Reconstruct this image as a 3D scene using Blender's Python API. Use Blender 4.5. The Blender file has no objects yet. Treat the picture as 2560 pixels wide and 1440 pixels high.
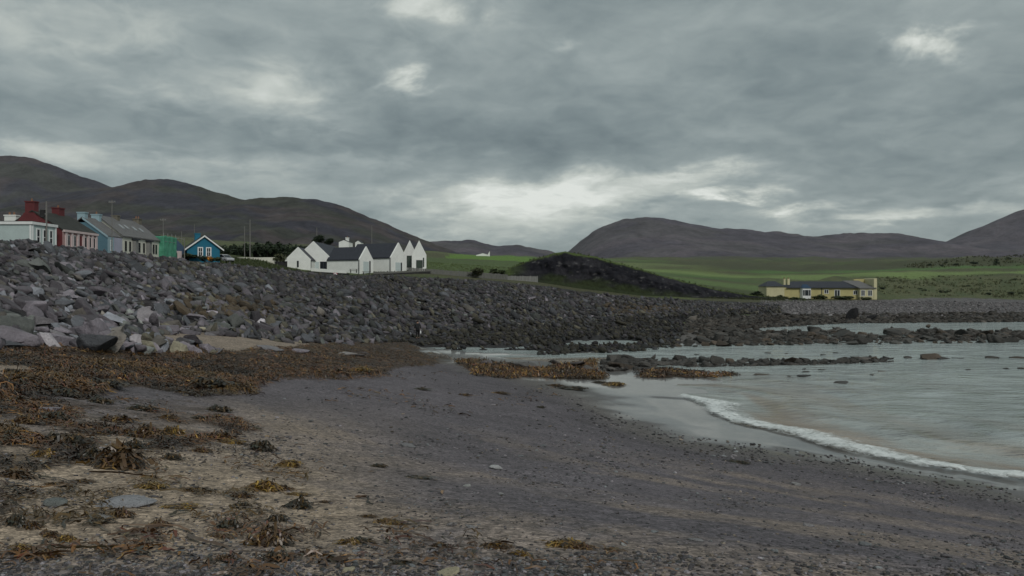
import bpy, bmesh, math, random
import numpy as np
rng = np.random.default_rng(11)
random.seed(11)
SC = bpy.context.scene
COL = SC.collection
F = 2000.0          # focal length of the photograph in its own pixels (2560 wide)
EYE = 5.2           # metres above the sea
# ------------------------------------------------------------------ camera
cam = bpy.data.cameras.new('camera')
cam.sensor_width = 36.0
cam.lens = 36.0 * F / 2560.0
cam.clip_start = 0.1
cam.clip_end = 40000
cam_o = bpy.data.objects.new('camera', cam)
COL.objects.link(cam_o)
cam_o.location = (0, 0, EYE)
cam_o.rotation_euler = (math.pi / 2, 0, 0)
SC.camera = cam_o
# ------------------------------------------------------------------ sky, sun, exposure
SUN_EL, SUN_AZ = math.radians(42), math.radians(152)     # azimuth clockwise from +Y: behind the camera, to the right
SC.view_settings.view_transform = 'Standard'
SC.view_settings.look = 'None'
SC.view_settings.exposure = 0.0
SC.view_settings.gamma = 1.0
SC.view_settings.use_curve_mapping = False
W = bpy.data.worlds.new('World')
SC.world = W
W.use_nodes = True
NT = W.node_tree
NT.nodes.clear()

def wn(t, **kw):
    n = NT.nodes.new(t)
    for k, v in kw.items():
        setattr(n, k, v)
    return n

def wm(op, a, b=None, c=None):
    n = wn('ShaderNodeMath', operation=op)
    for i, v in enumerate((a, b, c)):
        if v is None:
            continue
        if isinstance(v, (int, float)):
            n.inputs[i].default_value = v
        else:
            NT.links.new(v, n.inputs[i])
    return n.outputs[0]

def build_world():
    tc = wn('ShaderNodeTexCoord')
    sep = wn('ShaderNodeSeparateXYZ')
    NT.links.new(tc.outputs['Generated'], sep.inputs[0])
    x, y, z = sep.outputs
    zc = wm('MAXIMUM', z, 0.0)
    den = wm('ADD', zc, 0.23)
    u, v = wm('DIVIDE', x, den), wm('DIVIDE', y, den)
    def noise(su, sv, off, scale, detail, rough, dist=0.0):
        c = wn('ShaderNodeCombineXYZ')
        NT.links.new(wm('MULTIPLY', u, su), c.inputs[0])
        NT.links.new(wm('MULTIPLY', v, sv), c.inputs[1])
        c.inputs[2].default_value = off
        n = wn('ShaderNodeTexNoise')
        n.inputs['Scale'].default_value = scale
        n.inputs['Detail'].default_value = detail
        n.inputs['Roughness'].default_value = rough
        n.inputs['Distortion'].default_value = dist
        NT.links.new(c.outputs[0], n.inputs['Vector'])
        return n.outputs['Fac']
    n_big = noise(1, 1, 3.1, 0.75, 4, 0.5)
    n_mid = noise(1, 1, 8.7, 3.0, 7, 0.54, 0.5)
    n_fine = noise(1, 1, 1.7, 9.0, 8, 0.58, 0.5)
    az = wm('ARCTAN2', x, y)
    el = wm('ARCSINE', z)
    n_wx, n_wy = noise(1, 1, 21.3, 3.2, 6, 0.6, 0.4), noise(1, 1, 33.9, 3.6, 6, 0.6, 0.4)
    az = wm('ADD', az, wm('MULTIPLY', wm('SUBTRACT', n_wx, 0.5), 0.24))
    el = wm('ADD', el, wm('MULTIPLY', wm('SUBTRACT', n_wy, 0.5), wm('ADD', 0.02, wm('MULTIPLY', zc, 0.32))))
    # gaps and thick parts of the cloud deck: azimuth, elevation, widths, strength
    gaps = [(200, 75, 330, 95, .17), (1090, 8, 110, 30, .32), (1040, 207, 36, 26, .42), (715, 225, 95, 60, .25),
            (440, 245, 90, 35, .16), (2390, 97, 62, 24, .38), (1385, 98, 26, 20, .12), (1010, 80, 170, 90, .08),
            (1310, 500, 200, 36, .58), (1480, 470, 200, 26, .30), (1750, 440, 150, 20, .32), (1805, 486, 80, 12, .50),
            (1985, 522, 95, 14, .40), (2190, 545, 130, 14, .36), (1330, 555, 200, 30, .16), (1150, 585, 200, 36, .13),
            (450, 408, 240, 26, .16), (120, 395, 130, 30, .20), (930, 400, 160, 16, .06), (20, 355, 60, 22, .09),
            (2380, 520, 160, 12, .16), (2500, 470, 120, 20, .08), (600, 470, 200, 40, .05), (2150, 30, 300, 50, .03),
            (1650, 150, 200, 60, .02),
            (1700, 300, 600, 90, -.045), (1250, 370, 400, 45, -.05), (520, 310, 300, 50, -.03), (480, 110, 90, 60, -.05),
            (1650, 510, 90, 14, -.06), (2300, 400, 300, 60, -.04), (900, 330, 250, 40, -.03), (1450, 165, 200, 60, -.02)]
    detail = wm('ADD', wm('MULTIPLY', n_mid, 1.5), wm('MULTIPLY', n_fine, 1.1))
    detail = wm('MAXIMUM', wm('SUBTRACT', detail, 0.42), 0.05)
    acc_p, acc_n = None, None
    for px, py, sx, sy, amp in gaps:
        dx, dz = (px - 1280) / F, (720 - py) / F
        a0 = math.atan2(dx, 1)
        e0 = math.asin(dz / math.sqrt(1 + dx * dx + dz * dz))
        c = math.cos(a0)
        sa, se = sx / F * c * c * 1.1, sy / F * c
        qa = wm('MULTIPLY', wm('SUBTRACT', az, a0), 1 / sa)
        qe = wm('MULTIPLY', wm('SUBTRACT', el, e0), 1 / se)
        r2 = wm('ADD', wm('MULTIPLY', qa, qa), wm('MULTIPLY', qe, qe))
        g = wm('MULTIPLY', wm('EXPONENT', wm('MULTIPLY', r2, -0.9)), amp)
        if amp > 0:
            acc_p = g if acc_p is None else wm('ADD', acc_p, g)
        else:
            acc_n = g if acc_n is None else wm('ADD', acc_n, g)
    val = wm('ADD', 0.285, wm('MULTIPLY', acc_p, detail))
    val = wm('ADD', val, acc_n)
    val = wm('ADD', val, wm('MULTIPLY', wm('SUBTRACT', n_big, 0.5), 0.22))
    val = wm('ADD', val, wm('MULTIPLY', wm('SUBTRACT', n_mid, 0.5), 0.22))
    val = wm('ADD', val, wm('MULTIPLY', wm('SUBTRACT', n_fine, 0.5), 0.17))
    val = wm('ADD', val, wm('MULTIPLY', zc, 0.07))             # a little lighter towards the zenith, as overcast skies are
    ramp = wn('ShaderNodeValToRGB')
    cr = ramp.color_ramp
    cr.elements[0].position = 0.05
    cr.elements[0].color = (0.082, 0.106, 0.116, 1)
    cr.elements[1].position = 0.80
    cr.elements[1].color = (0.80, 0.83, 0.78, 1)
    for p, c in ((0.16, (0.138, 0.176, 0.186, 1)), (0.24, (0.208, 0.254, 0.260, 1)), (0.34, (0.315, 0.365, 0.362, 1)), (0.52, (0.53, 0.57, 0.53, 1))):
        e = cr.elements.new(p)
        e.color = c
    NT.links.new(val, ramp.inputs[0])
    sky = wn('ShaderNodeTexSky', sky_type='NISHITA')
    sky.sun_disc = False
    sky.sun_elevation = SUN_EL
    sky.sun_rotation = SUN_AZ
    scl = wn('ShaderNodeVectorMath', operation='SCALE')
    scl.inputs['Scale'].default_value = 10.0
    NT.links.new(ramp.outputs[0], scl.inputs[0])
    mix = wn('ShaderNodeMix', data_type='RGBA')
    mix.inputs[0].default_value = 0.96                          # the cloud deck over the clear sky
    NT.links.new(sky.outputs[0], mix.inputs[6])
    NT.links.new(scl.outputs[0], mix.inputs[7])
    bg = wn('ShaderNodeBackground')
    bg.inputs['Strength'].default_value = 0.1
    NT.links.new(mix.outputs[2], bg.inputs[0])
    out = wn('ShaderNodeOutputWorld')
    NT.links.new(bg.outputs[0], out.inputs[0])
build_world()
sun = bpy.data.lights.new('sun', 'SUN')
sun.energy = 1.5
sun.angle = math.radians(14)
sun.color = (1.0, 0.97, 0.92)
sun_o = bpy.data.objects.new('sun', sun)
COL.objects.link(sun_o)
sun_o.rotation_euler = (math.pi / 2 - SUN_EL, 0, math.pi - SUN_AZ)

# ------------------------------------------------------------------ helpers
def tag(o, label=None, cat=None, group=None, kind=None):
    if label: o['label'] = label
    if cat: o['category'] = cat
    if group: o['group'] = group
    if kind: o['kind'] = kind
    return o

def link(name, me, parent=None, mat=None):
    o = bpy.data.objects.new(name, me)
    COL.objects.link(o)
    if parent is not None:
        o.parent = parent
    if mat is not None and me is not None and not me.materials:
        me.materials.append(mat)
    return o

def empty(name, loc=(0, 0, 0), rz=0.0):
    o = bpy.data.objects.new(name, None)
    o.empty_display_size = 0.3
    COL.objects.link(o)
    o.location = loc
    o.rotation_euler = (0, 0, rz)
    return o

def mesh_np(name, V, T, col=None, extra=None, smooth=False, quads=False):
    V = np.asarray(V, np.float32)
    T = np.asarray(T, np.int32)
    k = T.shape[1]
    me = bpy.data.meshes.new(name)
    me.vertices.add(len(V))
    me.vertices.foreach_set('co', V.ravel())
    me.loops.add(T.size)
    me.loops.foreach_set('vertex_index', T.ravel())
    me.polygons.add(len(T))
    me.polygons.foreach_set('loop_start', np.arange(len(T), dtype=np.int32) * k)
    if smooth:
        me.polygons.foreach_set('use_smooth', np.ones(len(T), bool))
    me.update(calc_edges=True)
    if col is not None:
        a = me.attributes.new('Col', 'FLOAT_COLOR', 'POINT')
        c4 = np.ones((len(V), 4), np.float32)
        c4[:, :3] = col
        a.data.foreach_set('color', c4.ravel())
    for nm, arr in (extra or {}).items():
        a = me.attributes.new(nm, 'FLOAT', 'POINT')
        a.data.foreach_set('value', np.asarray(arr, np.float32).ravel())
    me.validate()
    return me

class MB:
    """collects boxes and prisms for one part"""
    def __init__(s):
        s.v, s.f = [], []
    def add(s, vs, fs):
        n = len(s.v)
        s.v += [tuple(p) for p in vs]
        s.f += [tuple(i + n for i in f) for f in fs]
        return s
    def box(s, x0, x1, y0, y1, z0, z1):
        return s.hexa([(x0, y0, z0), (x1, y0, z0), (x1, y1, z0), (x0, y1, z0), (x0, y0, z1), (x1, y0, z1), (x1, y1, z1), (x0, y1, z1)])
    def hexa(s, p):
        return s.add(p, [(3, 2, 1, 0), (4, 5, 6, 7), (0, 1, 5, 4), (1, 2, 6, 5), (2, 3, 7, 6), (3, 0, 4, 7)])
    def wall(s, P, t, n, s0, s1, z0, z1, o0, o1):
        q = lambda a, o, z: (P[0] + t[0] * a + n[0] * o, P[1] + t[1] * a + n[1] * o, z)
        return s.hexa([q(s0, o1, z0), q(s1, o1, z0), q(s1, o0, z0), q(s0, o0, z0), q(s0, o1, z1), q(s1, o1, z1), q(s1, o0, z1), q(s0, o0, z1)])
    def cyl(s, p0, p1, r0, r1=None, k=8):
        r1 = r0 if r1 is None else r1
        a, b = np.array(p0, float), np.array(p1, float)
        d = b - a; d /= np.linalg.norm(d)
        e = np.cross(d, (0, 0, 1) if abs(d[2]) < .9 else (1, 0, 0)); e /= np.linalg.norm(e)
        g = np.cross(d, e)
        vs = []
        for c, r in ((a, r0), (b, r1)):
            for i in range(k):
                w = 2 * math.pi * i / k
                vs.append(c + r * (math.cos(w) * e + math.sin(w) * g))
        fs = [(i, (i + 1) % k, k + (i + 1) % k, k + i) for i in range(k)] + [tuple(range(k))[::-1], tuple(range(k, 2 * k))]
        return s.add(vs, fs)
    def build(s, name, mat, parent=None, bevel=0.0):
        me = bpy.data.meshes.new(name)
        me.from_pydata(s.v, [], s.f)
        bm = bmesh.new(); bm.from_mesh(me)
        bmesh.ops.recalc_face_normals(bm, faces=bm.faces)
        bm.to_mesh(me); bm.free()
        me.materials.append(mat)
        o = link(name, me, parent)
        if bevel:
            m = o.modifiers.new('b', 'BEVEL'); m.width = bevel; m.segments = 2; m.limit_method = 'ANGLE'
        return o

def copy_tree(o, parent=None):
    c = o.copy()
    COL.objects.link(c)
    if parent is not None:
        c.parent = parent
    for ch in list(o.children):
        copy_tree(ch, c)
    return c

def sstep(a, b, x):
    t = np.clip((x - a) / (b - a), 0, 1)
    return t * t * (3 - 2 * t)

def vnoise(x, y, seed=0):
    xi, yi = np.floor(x).astype(np.int64), np.floor(y).astype(np.int64)
    xf, yf = x - xi, y - yi
    def h(a, b):
        n = (a * 374761393 + b * 668265263 + seed * 974634777) & 0xffffffff
        n = ((n ^ (n >> 13)) * 1274126177) & 0xffffffff
        n = n ^ (n >> 16)
        return (n & 0xffff) / 65535.0
    u, v = xf * xf * (3 - 2 * xf), yf * yf * (3 - 2 * yf)
    return (h(xi, yi) * (1 - u) + h(xi + 1, yi) * u) * (1 - v) + (h(xi, yi + 1) * (1 - u) + h(xi + 1, yi + 1) * u) * v

def fbm(x, y, seed=0, oct=4, gain=0.5):
    s, a, t = 0, 1.0, 0
    for i in range(oct):
        s = s + a * vnoise(x * 2 ** i + 17.3 * i, y * 2 ** i - 9.1 * i, seed + i)
        t += a
        a *= gain
    return s / t

def in_poly(px, py, poly):
    inside = np.zeros(px.shape, bool)
    n = len(poly)
    for i in range(n):
        x0, y0 = poly[i]; x1, y1 = poly[(i + 1) % n]
        if y0 == y1: continue
        c = ((y0 > py) != (y1 > py)) & (px < (x1 - x0) * (py - y0) / (y1 - y0) + x0)
        inside ^= c
    return inside

def P3(px, py, Y):
    """the world point seen at a pixel of the photograph, Y metres ahead"""
    return ((px - 1280) / F * Y, Y, EYE + (720 - py) / F * Y)
def PX(px, Y): return (px - 1280) / F * Y
def PZ(py, Y): return EYE + (720 - py) / F * Y

# ------------------------------------------------------------------ materials
def new_mat(name):
    m = bpy.data.materials.new(name)
    m.use_nodes = True
    return m, m.node_tree, m.node_tree.nodes['Principled BSDF']

def N(nt, t, **kw):
    n = nt.nodes.new(t)
    for k, v in kw.items():
        if k in n.inputs.keys() if hasattr(n.inputs, 'keys') else False:
            n.inputs[k].default_value = v
        else:
            setattr(n, k, v)
    return n

def tex_noise(nt, vec, scale, detail=4, rough=.55, dist=0.0):
    n = nt.nodes.new('ShaderNodeTexNoise')
    n.inputs['Scale'].default_value = scale
    n.inputs['Detail'].default_value = detail
    n.inputs['Roughness'].default_value = rough
    n.inputs['Distortion'].default_value = dist
    if vec is not None: nt.links.new(vec, n.inputs['Vector'])
    return n.outputs['Fac']

def maprange(nt, fac, a, b, c, d):
    n = nt.nodes.new('ShaderNodeMapRange')
    for i, v in enumerate((a, b, c, d)): n.inputs[i + 1].default_value = v
    nt.links.new(fac, n.inputs[0])
    return n.outputs[0]

def mulcol(nt, col, fac):
    n = nt.nodes.new('ShaderNodeVectorMath'); n.operation = 'SCALE'
    nt.links.new(col, n.inputs[0]); nt.links.new(fac, n.inputs['Scale'])
    return n.outputs[0]

def mixcol(nt, fac, a, b):
    n = nt.nodes.new('ShaderNodeMix'); n.data_type = 'RGBA'
    for i, v in ((0, fac), (6, a), (7, b)):
        if isinstance(v, (int, float)): n.inputs[i].default_value = v
        elif isinstance(v, tuple): n.inputs[i].default_value = (*v, 1)
        else: nt.links.new(v, n.inputs[i])
    return n.outputs[2]

def bump(nt, h, dist, strength=1.0, normal=None):
    b = nt.nodes.new('ShaderNodeBump')
    b.inputs['Distance'].default_value = dist
    b.inputs['Strength'].default_value = strength
    nt.links.new(h, b.inputs['Height'])
    if normal is not None: nt.links.new(normal, b.inputs['Normal'])
    return b.outputs[0]

def geo_pos(nt):
    return nt.nodes.new('ShaderNodeNewGeometry').outputs['Position']

def attr(nt, name, out='Color'):
    a = nt.nodes.new('ShaderNodeAttribute'); a.attribute_name = name
    return a.outputs[out]

def plain(name, col, rough=.7, var=.12, scale=1.5, bmp=0.0, spec=.3, metal=0.0):
    """paint, render, slate ...: base colour with a mottled wear pattern"""
    m, nt, b = new_mat(name)
    p = nt.nodes.new('ShaderNodeTexCoord').outputs['Object']
    n1 = tex_noise(nt, p, scale, 5, .6)
    n2 = tex_noise(nt, p, scale * 7, 4, .6)
    f = maprange(nt, n1, .3, .7, 1 - var, 1 + var)
    f2 = maprange(nt, n2, .3, .7, 1 - var * .6, 1 + var * .6)
    mm = nt.nodes.new('ShaderNodeMath'); mm.operation = 'MULTIPLY'
    nt.links.new(f, mm.inputs[0]); nt.links.new(f2, mm.inputs[1])
    rgb = nt.nodes.new('ShaderNodeRGB'); rgb.outputs[0].default_value = (*col, 1)
    nt.links.new(mulcol(nt, rgb.outputs[0], mm.outputs[0]), b.inputs['Base Color'])
    b.inputs['Roughness'].default_value = rough
    b.inputs['Specular IOR Level'].default_value = spec
    b.inputs['Metallic'].default_value = metal
    if bmp: nt.links.new(bump(nt, n2, bmp), b.inputs['Normal'])
    return m

def rock_mat(name, source):
    m, nt, b = new_mat(name)
    p = geo_pos(nt)
    if source == 'attr':
        base = attr(nt, 'Col')
    else:
        base = nt.nodes.new('ShaderNodeObjectInfo').outputs['Color']
    n1 = tex_noise(nt, p, 1.3, 5, .6, .4)
    n2 = tex_noise(nt, p, 9, 6, .65)
    n3 = tex_noise(nt, p, 45, 4, .6)
    c = mulcol(nt, base, maprange(nt, n1, .3, .7, .72, 1.25))
    c = mulcol(nt, c, maprange(nt, n2, .25, .75, .75, 1.25))
    lich = maprange(nt, n2, .60, .72, 0, .45)
    c = mixcol(nt, lich, c, (.17, .165, .14))
    nt.links.new(c, b.inputs['Base Color'])
    b.inputs['Roughness'].default_value = .72
    b.inputs['Specular IOR Level'].default_value = .35
    nb = bump(nt, n2, .09, 1.0)
    nb = bump(nt, n3, .02, 1.0, nb)
    nt.links.new(nb, b.inputs['Normal'])
    return m
M_ROCK = rock_mat('weathered_stone_mass', 'attr')
M_ROCKO = rock_mat('weathered_stone', 'object')

def leaf_mat(name, rough=.6, trans=0.0, spec=.3):
    m, nt, b = new_mat(name)
    base = attr(nt, 'Col')
    n = tex_noise(nt, geo_pos(nt), 6, 4, .6)
    nt.links.new(mulcol(nt, base, maprange(nt, n, .3, .7, .75, 1.25)), b.inputs['Base Color'])
    b.inputs['Roughness'].default_value = rough
    b.inputs['Specular IOR Level'].default_value = spec
    return m
M_LEAF = leaf_mat('foliage')
M_KELP = leaf_mat('wet_kelp', .38, 0, .5)
# ------------------------------------------------------------------ the lie of the land
CT = []
def cz(px, py, z):      # a point of known height: its distance follows from the sight line
    Y = (EYE - z) * F / (py - 720)
    CT.append(((px - 1280) / F * Y, Y, z))
def cy(px, py, Y):      # a point of known distance
    CT.append(P3(px, py, Y))
def cw(x, y, z): CT.append((x, y, z))
# near beach
for a in [(0,1440,3.62),(640,1440,3.6),(1280,1440,3.55),(1900,1440,3.4),(2560,1440,3.15),(0,1200,3.55),(600,1200,3.3),(1280,1200,2.6),
          (1800,1250,2.0),(2100,1250,1.3),(2560,1250,.25),(2560,1330,1.4),(0,1000,3.45),(600,1000,2.7),(1280,1000,.95),(300,940,3.0),(900,930,1.9),
          (1720,1110,.27),(1340,950,.22),(1560,1050,.27),(2100,1160,.3),(1900,1080,.10),(1550,985,.10),(1650,1010,.07),(1480,965,.10),
          (2560,1200,0),(2300,1160,0),(2100,1130,0),(2000,1090,0),(1830,1060,0),(1730,1000,0),(1780,965,-.01),
          (0,866,3.4),(330,850,2.9),(600,850,2.5),(780,860,1.7),(1000,890,.5),(1045,856,.2),(900,870,1.2),(1100,905,.30),(1130,925,.5),
          (2560,1120,-.5),(2200,1000,-.6),(1900,970,-.25),(2400,940,-.6),(1950,930,-.18),(2560,1000,-.8),
          (1240,915,.2),(1400,928,.16),(1500,930,.14),(1700,937,.08),(1830,940,.01),(1600,905,-.04),(1400,897,-.06),(1300,897,-.02),(1180,885,.0),(1120,885,.02),
          (1700,885,-.25),(2300,888,-.35),(2560,890,-.5),(1350,885,0),(1500,881,0),(1750,866,0),(1700,835,.22),(1500,850,.2),(1250,855,.3),
          (2000,850,-.06),(2300,848,-.12),(2560,850,-.15),(1700,800,.6),(2100,806,0),(2560,803,0),(1850,824,-.02),(2300,822,-.25),(2500,822,-.3),(2050,825,-.1),
          (2300,788,.5),(2560,788,.5),(2000,795,.4),(2300,760,1.64),(2560,765,1.3),(2000,775,1.2),(1900,756,1.96),(1300,800,1.3),(1500,800,1.1),
          (1200,760,3.0),(1500,765,2.4),(330,832,2.95),(500,834,2.6),(700,850,1.9)]: cz(*a)
# the top of the rock bank, the road and what stands on it
for a in [(-60,602,78),(100,608,95),(250,630,104),(400,645,118),(550,660,138),(640,668,150),(700,674,160),(744,675,170),(840,683,170),(916,688,170),
          (1000,683,175),(1060,677,182),(1200,692,188),(1330,703,187),(1450,722,186),(1600,742,184),(1750,750,184),
          (1150,655,320),(1250,648,450),(1080,672,200),(1250,670,230),(1350,655,420),(1700,690,260),(1750,718,215),(1850,700,300),(1900,682,420),(2000,668,600),
          (2200,668,600),(2060,690,330),(2200,700,270),(2200,737,215),(2400,740,222),(2400,690,330),(2400,672,420),(2400,648,520),(2560,650,520),
          (2560,690,330),(2560,744,222),(1950,743,204),(2050,744,204),(2188,746,204),(2050,742,220),(650,652,165),(650,641,200),(600,615,300),(300,570,300),(0,560,220),
          (800,640,230),(1000,650,240)]: cy(*a)
for a in [(-60,95,10.3),(-60,112,10.2),(-60,128,10.1),(-58,145,10.0),(-75,100,10.8),(-55,60,10.4),(-45,30,10.2),(-35,0,9.0),(-60,20,10.6),
          (0,0,3.72),(-10,-5,4.3),(8,2,2.4),(12,8,1.2),(17,4,-.2),(25,-10,-1.5),(0,-20,3.8),(-30,-30,8),(10,-30,1),(30,30,-.9),(60,60,-1.2),(60,45,-1.5),
          (120,80,-1.2),(200,100,-2),(100,-50,-4),(300,0,-6),(250,150,-.8),(400,190,-1),(250,195,2),(400,260,6),(600,500,20),
          (-2000,2000,60),(0,2000,70),(2000,2000,70),(0,6000,150),(6000,6000,150),(-6000,6000,150),(-3000,0,90),(-3000,-3000,90),(0,-3000,-20),
          (3000,0,-20),(3000,-3000,-20),(-600,600,45),(-300,100,24),(-300,-200,24),(1200,300,-3),(0,1000,42),(600,1000,40)]: cw(*a)
CT = np.array(CT)
CP, CZ = CT[:, :2], CT[:, 2]
def _warp(P):           # near things matter in metres, far ones in hundreds of metres
    r = np.linalg.norm(P, axis=1, keepdims=True) + 1e-6
    return P / r * (np.log1p(r / 25.0) * 25.0)
_CW = _warp(CP)
_d = np.linalg.norm(_CW[:, None] - _CW[None], axis=2)
_A = np.block([[_d - np.eye(len(CZ)) * .25, np.ones((len(CZ), 1)), _CW], [np.vstack([np.ones(len(CZ)), _CW.T]), np.zeros((3, 3))]])
_w = np.linalg.solve(_A, np.concatenate([CZ, np.zeros(3)]))
def base_h(X, Y):
    P = np.column_stack([np.ravel(X), np.ravel(Y)]).astype(float)
    out = np.empty(len(P))
    Wp = _warp(P)
    for i in range(0, len(P), 20000):
        w = Wp[i:i + 20000]
        d = np.sqrt(((w[:, None] - _CW[None]) ** 2).sum(2))
        out[i:i + 20000] = d @ _w[:-3] + _w[-3] + w @ _w[-2:]
    return out.reshape(np.shape(X))
def to_px(X, Y, Z):
    Yc = np.where(np.abs(Y) < .05, .05, Y)
    return np.where(Y > .5, 1280 + F * X / Yc, -9e4), np.where(Y > .5, 720 - (Z - EYE) * F / Yc, 9e4)

ROCK_POLY = [(-900, 560), (-60, 603), (100, 609), (250, 629), (400, 644), (550, 659), (640, 668), (700, 673), (860, 689), (1000, 690), (1200, 700), (1340, 712), (1450, 728),
             (1560, 742), (1700, 748), (1950, 760), (1950, 778), (1800, 790), (1700, 802), (1730, 822), (1700, 838), (1690, 866), (1560, 877), (1350, 885), (1180, 879), (1060, 868),
             (1000, 852), (860, 857), (720, 852), (600, 840), (500, 832), (330, 832), (290, 850), (420, 862), (560, 876), (570, 888), (300, 884), (0, 868), (-900, 868)]
MAT_POLY = [(-900, 866), (0, 866), (300, 880), (580, 886), (760, 866), (850, 850), (1010, 855), (1110, 888), (1140, 905), (1000, 920), (930, 942), (680, 950), (620, 985), (480, 985),
            (330, 965), (210, 1000), (100, 985), (0, 1000), (-900, 1000)]
MAT2_POLY = [(-900, 1000), (200, 995), (480, 1000), (600, 1050), (640, 1075), (420, 1120), (300, 1150), (0, 1180), (-900, 1180)]
SPIT_POLY = [(1140, 905), (1220, 900), (1350, 915), (1500, 905), (1515, 948), (1400, 948), (1260, 938), (1180, 930)]
SPIT2_POLY = [(1600, 925), (1700, 922), (1850, 934), (1830, 943), (1650, 944)]
SANDGAP = [(-100, 912), (60, 912), (110, 930), (60, 942), (-100, 940)]
WEEDROCK = [(390, 760), (520, 748), (690, 760), (700, 790), (640, 800), (520, 800), (430, 795)]
WEEDROCK2 = [(1510, 768), (1690, 766), (1720, 780), (1600, 788), (1520, 786)]
DARKBAND = [(1900, 788), (2150, 786), (2560, 782), (4000, 780), (4000, 806), (2560, 806), (2100, 810), (1800, 826), (1700, 826), (1720, 800)]

FOAM = [(1722,992),(1745,1010),(1790,1035),(1835,1058),(1890,1070),(1950,1080),(2000,1092),(2070,1118),(2140,1134),(2230,1150),(2300,1163),(2400,1176),(2480,1188),(2560,1200),(2700,1222),(2900,1255)]
foam_w = np.array([((px - 1280) / F * EYE * F / (py - 720), EYE * F / (py - 720)) for px, py in FOAM])
def dist_to_foam(X, Y):
    best = np.full(X.shape, 1e9); side = np.zeros(X.shape)
    for (x0, y0), (x1, y1) in zip(foam_w[:-1], foam_w[1:]):
        dx, dy = x1 - x0, y1 - y0
        t = np.clip(((X - x0) * dx + (Y - y0) * dy) / (dx * dx + dy * dy), 0, 1)
        d = np.hypot(X - x0 - t * dx, Y - y0 - t * dy)
        c = dx * (Y - y0) - dy * (X - x0)
        m = d < best
        best = np.where(m, d, best); side = np.where(m, np.sign(c), side)
    return best * side        # positive on the sea side

def low_flat(px, py):
    """the dark stony flat between the foot of the bank and the water"""
    return (px > 960) * sstep(-8, 12, py - np.interp(px, [960, 1100, 1300, 1500, 1700, 1950], [850, 832, 814, 800, 786, 770]))
def pools(X, Y): return fbm(X * .10, Y * .16, 261, 4)
def ground(X, Y):
    X, Y = np.asarray(X, float), np.asarray(Y, float)
    z = base_h(X, Y)
    px, py = to_px(X, Y, z)
    rock = in_poly(px, py, ROCK_POLY)
    mat = in_poly(px, py, MAT_POLY) & ~in_poly(px, py, SANDGAP)
    lf = low_flat(px, py) * rock
    z = np.where((lf > .5) & (pools(X, Y) > .60) & (z < .9), -.06, z)
    z = z + np.where(rock & (lf < .5), (fbm(X * .35, Y * .35, 3, 3) - .55) * .9, 0)
    z = z + np.where(mat, (fbm(X * .9, Y * .9, 241, 4) - .35) * .36, 0)
    near = (Y < 70) & ~rock & (z > -.3)
    z = z + np.where(near, (fbm(X * .8, Y * .8, 9, 4) - .5) * .05 * sstep(-.1, .5, z), 0)
    # the swash slope: a clean gentle ramp through sea level along the breaking edge
    sw = (Y < 37.5) & (Y > 8) & (X > 3) & (X < 60)
    if sw.any():
        d = np.where(sw, dist_to_foam(X, Y), 99.0)
        k = np.where(sw, 1 - sstep(1.0, 2.4, np.abs(d)), 0)
        z = z * (1 - k) + np.where(d < 0, .02 - d * .05, .02 - d * .09) * k
    r = np.hypot(X, Y)
    far = sstep(200, 330, r) * (~rock)
    z = z + far * (fbm(X * .02, Y * .02, 21, 4) - .5) * np.clip(r * .012, 2, 12)
    # hummocky rough ground behind the shingle, right
    dune = sstep(70, 110, X) * sstep(205, 225, Y) * (1 - sstep(320, 330, Y)) + sstep(95, 130, X) * sstep(430, 460, Y) * (1 - sstep(600, 700, Y)) * 1.3
    z = z + dune * (fbm(X * .09, Y * .09, 31, 4) - .45) * 3.0
    return z

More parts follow.
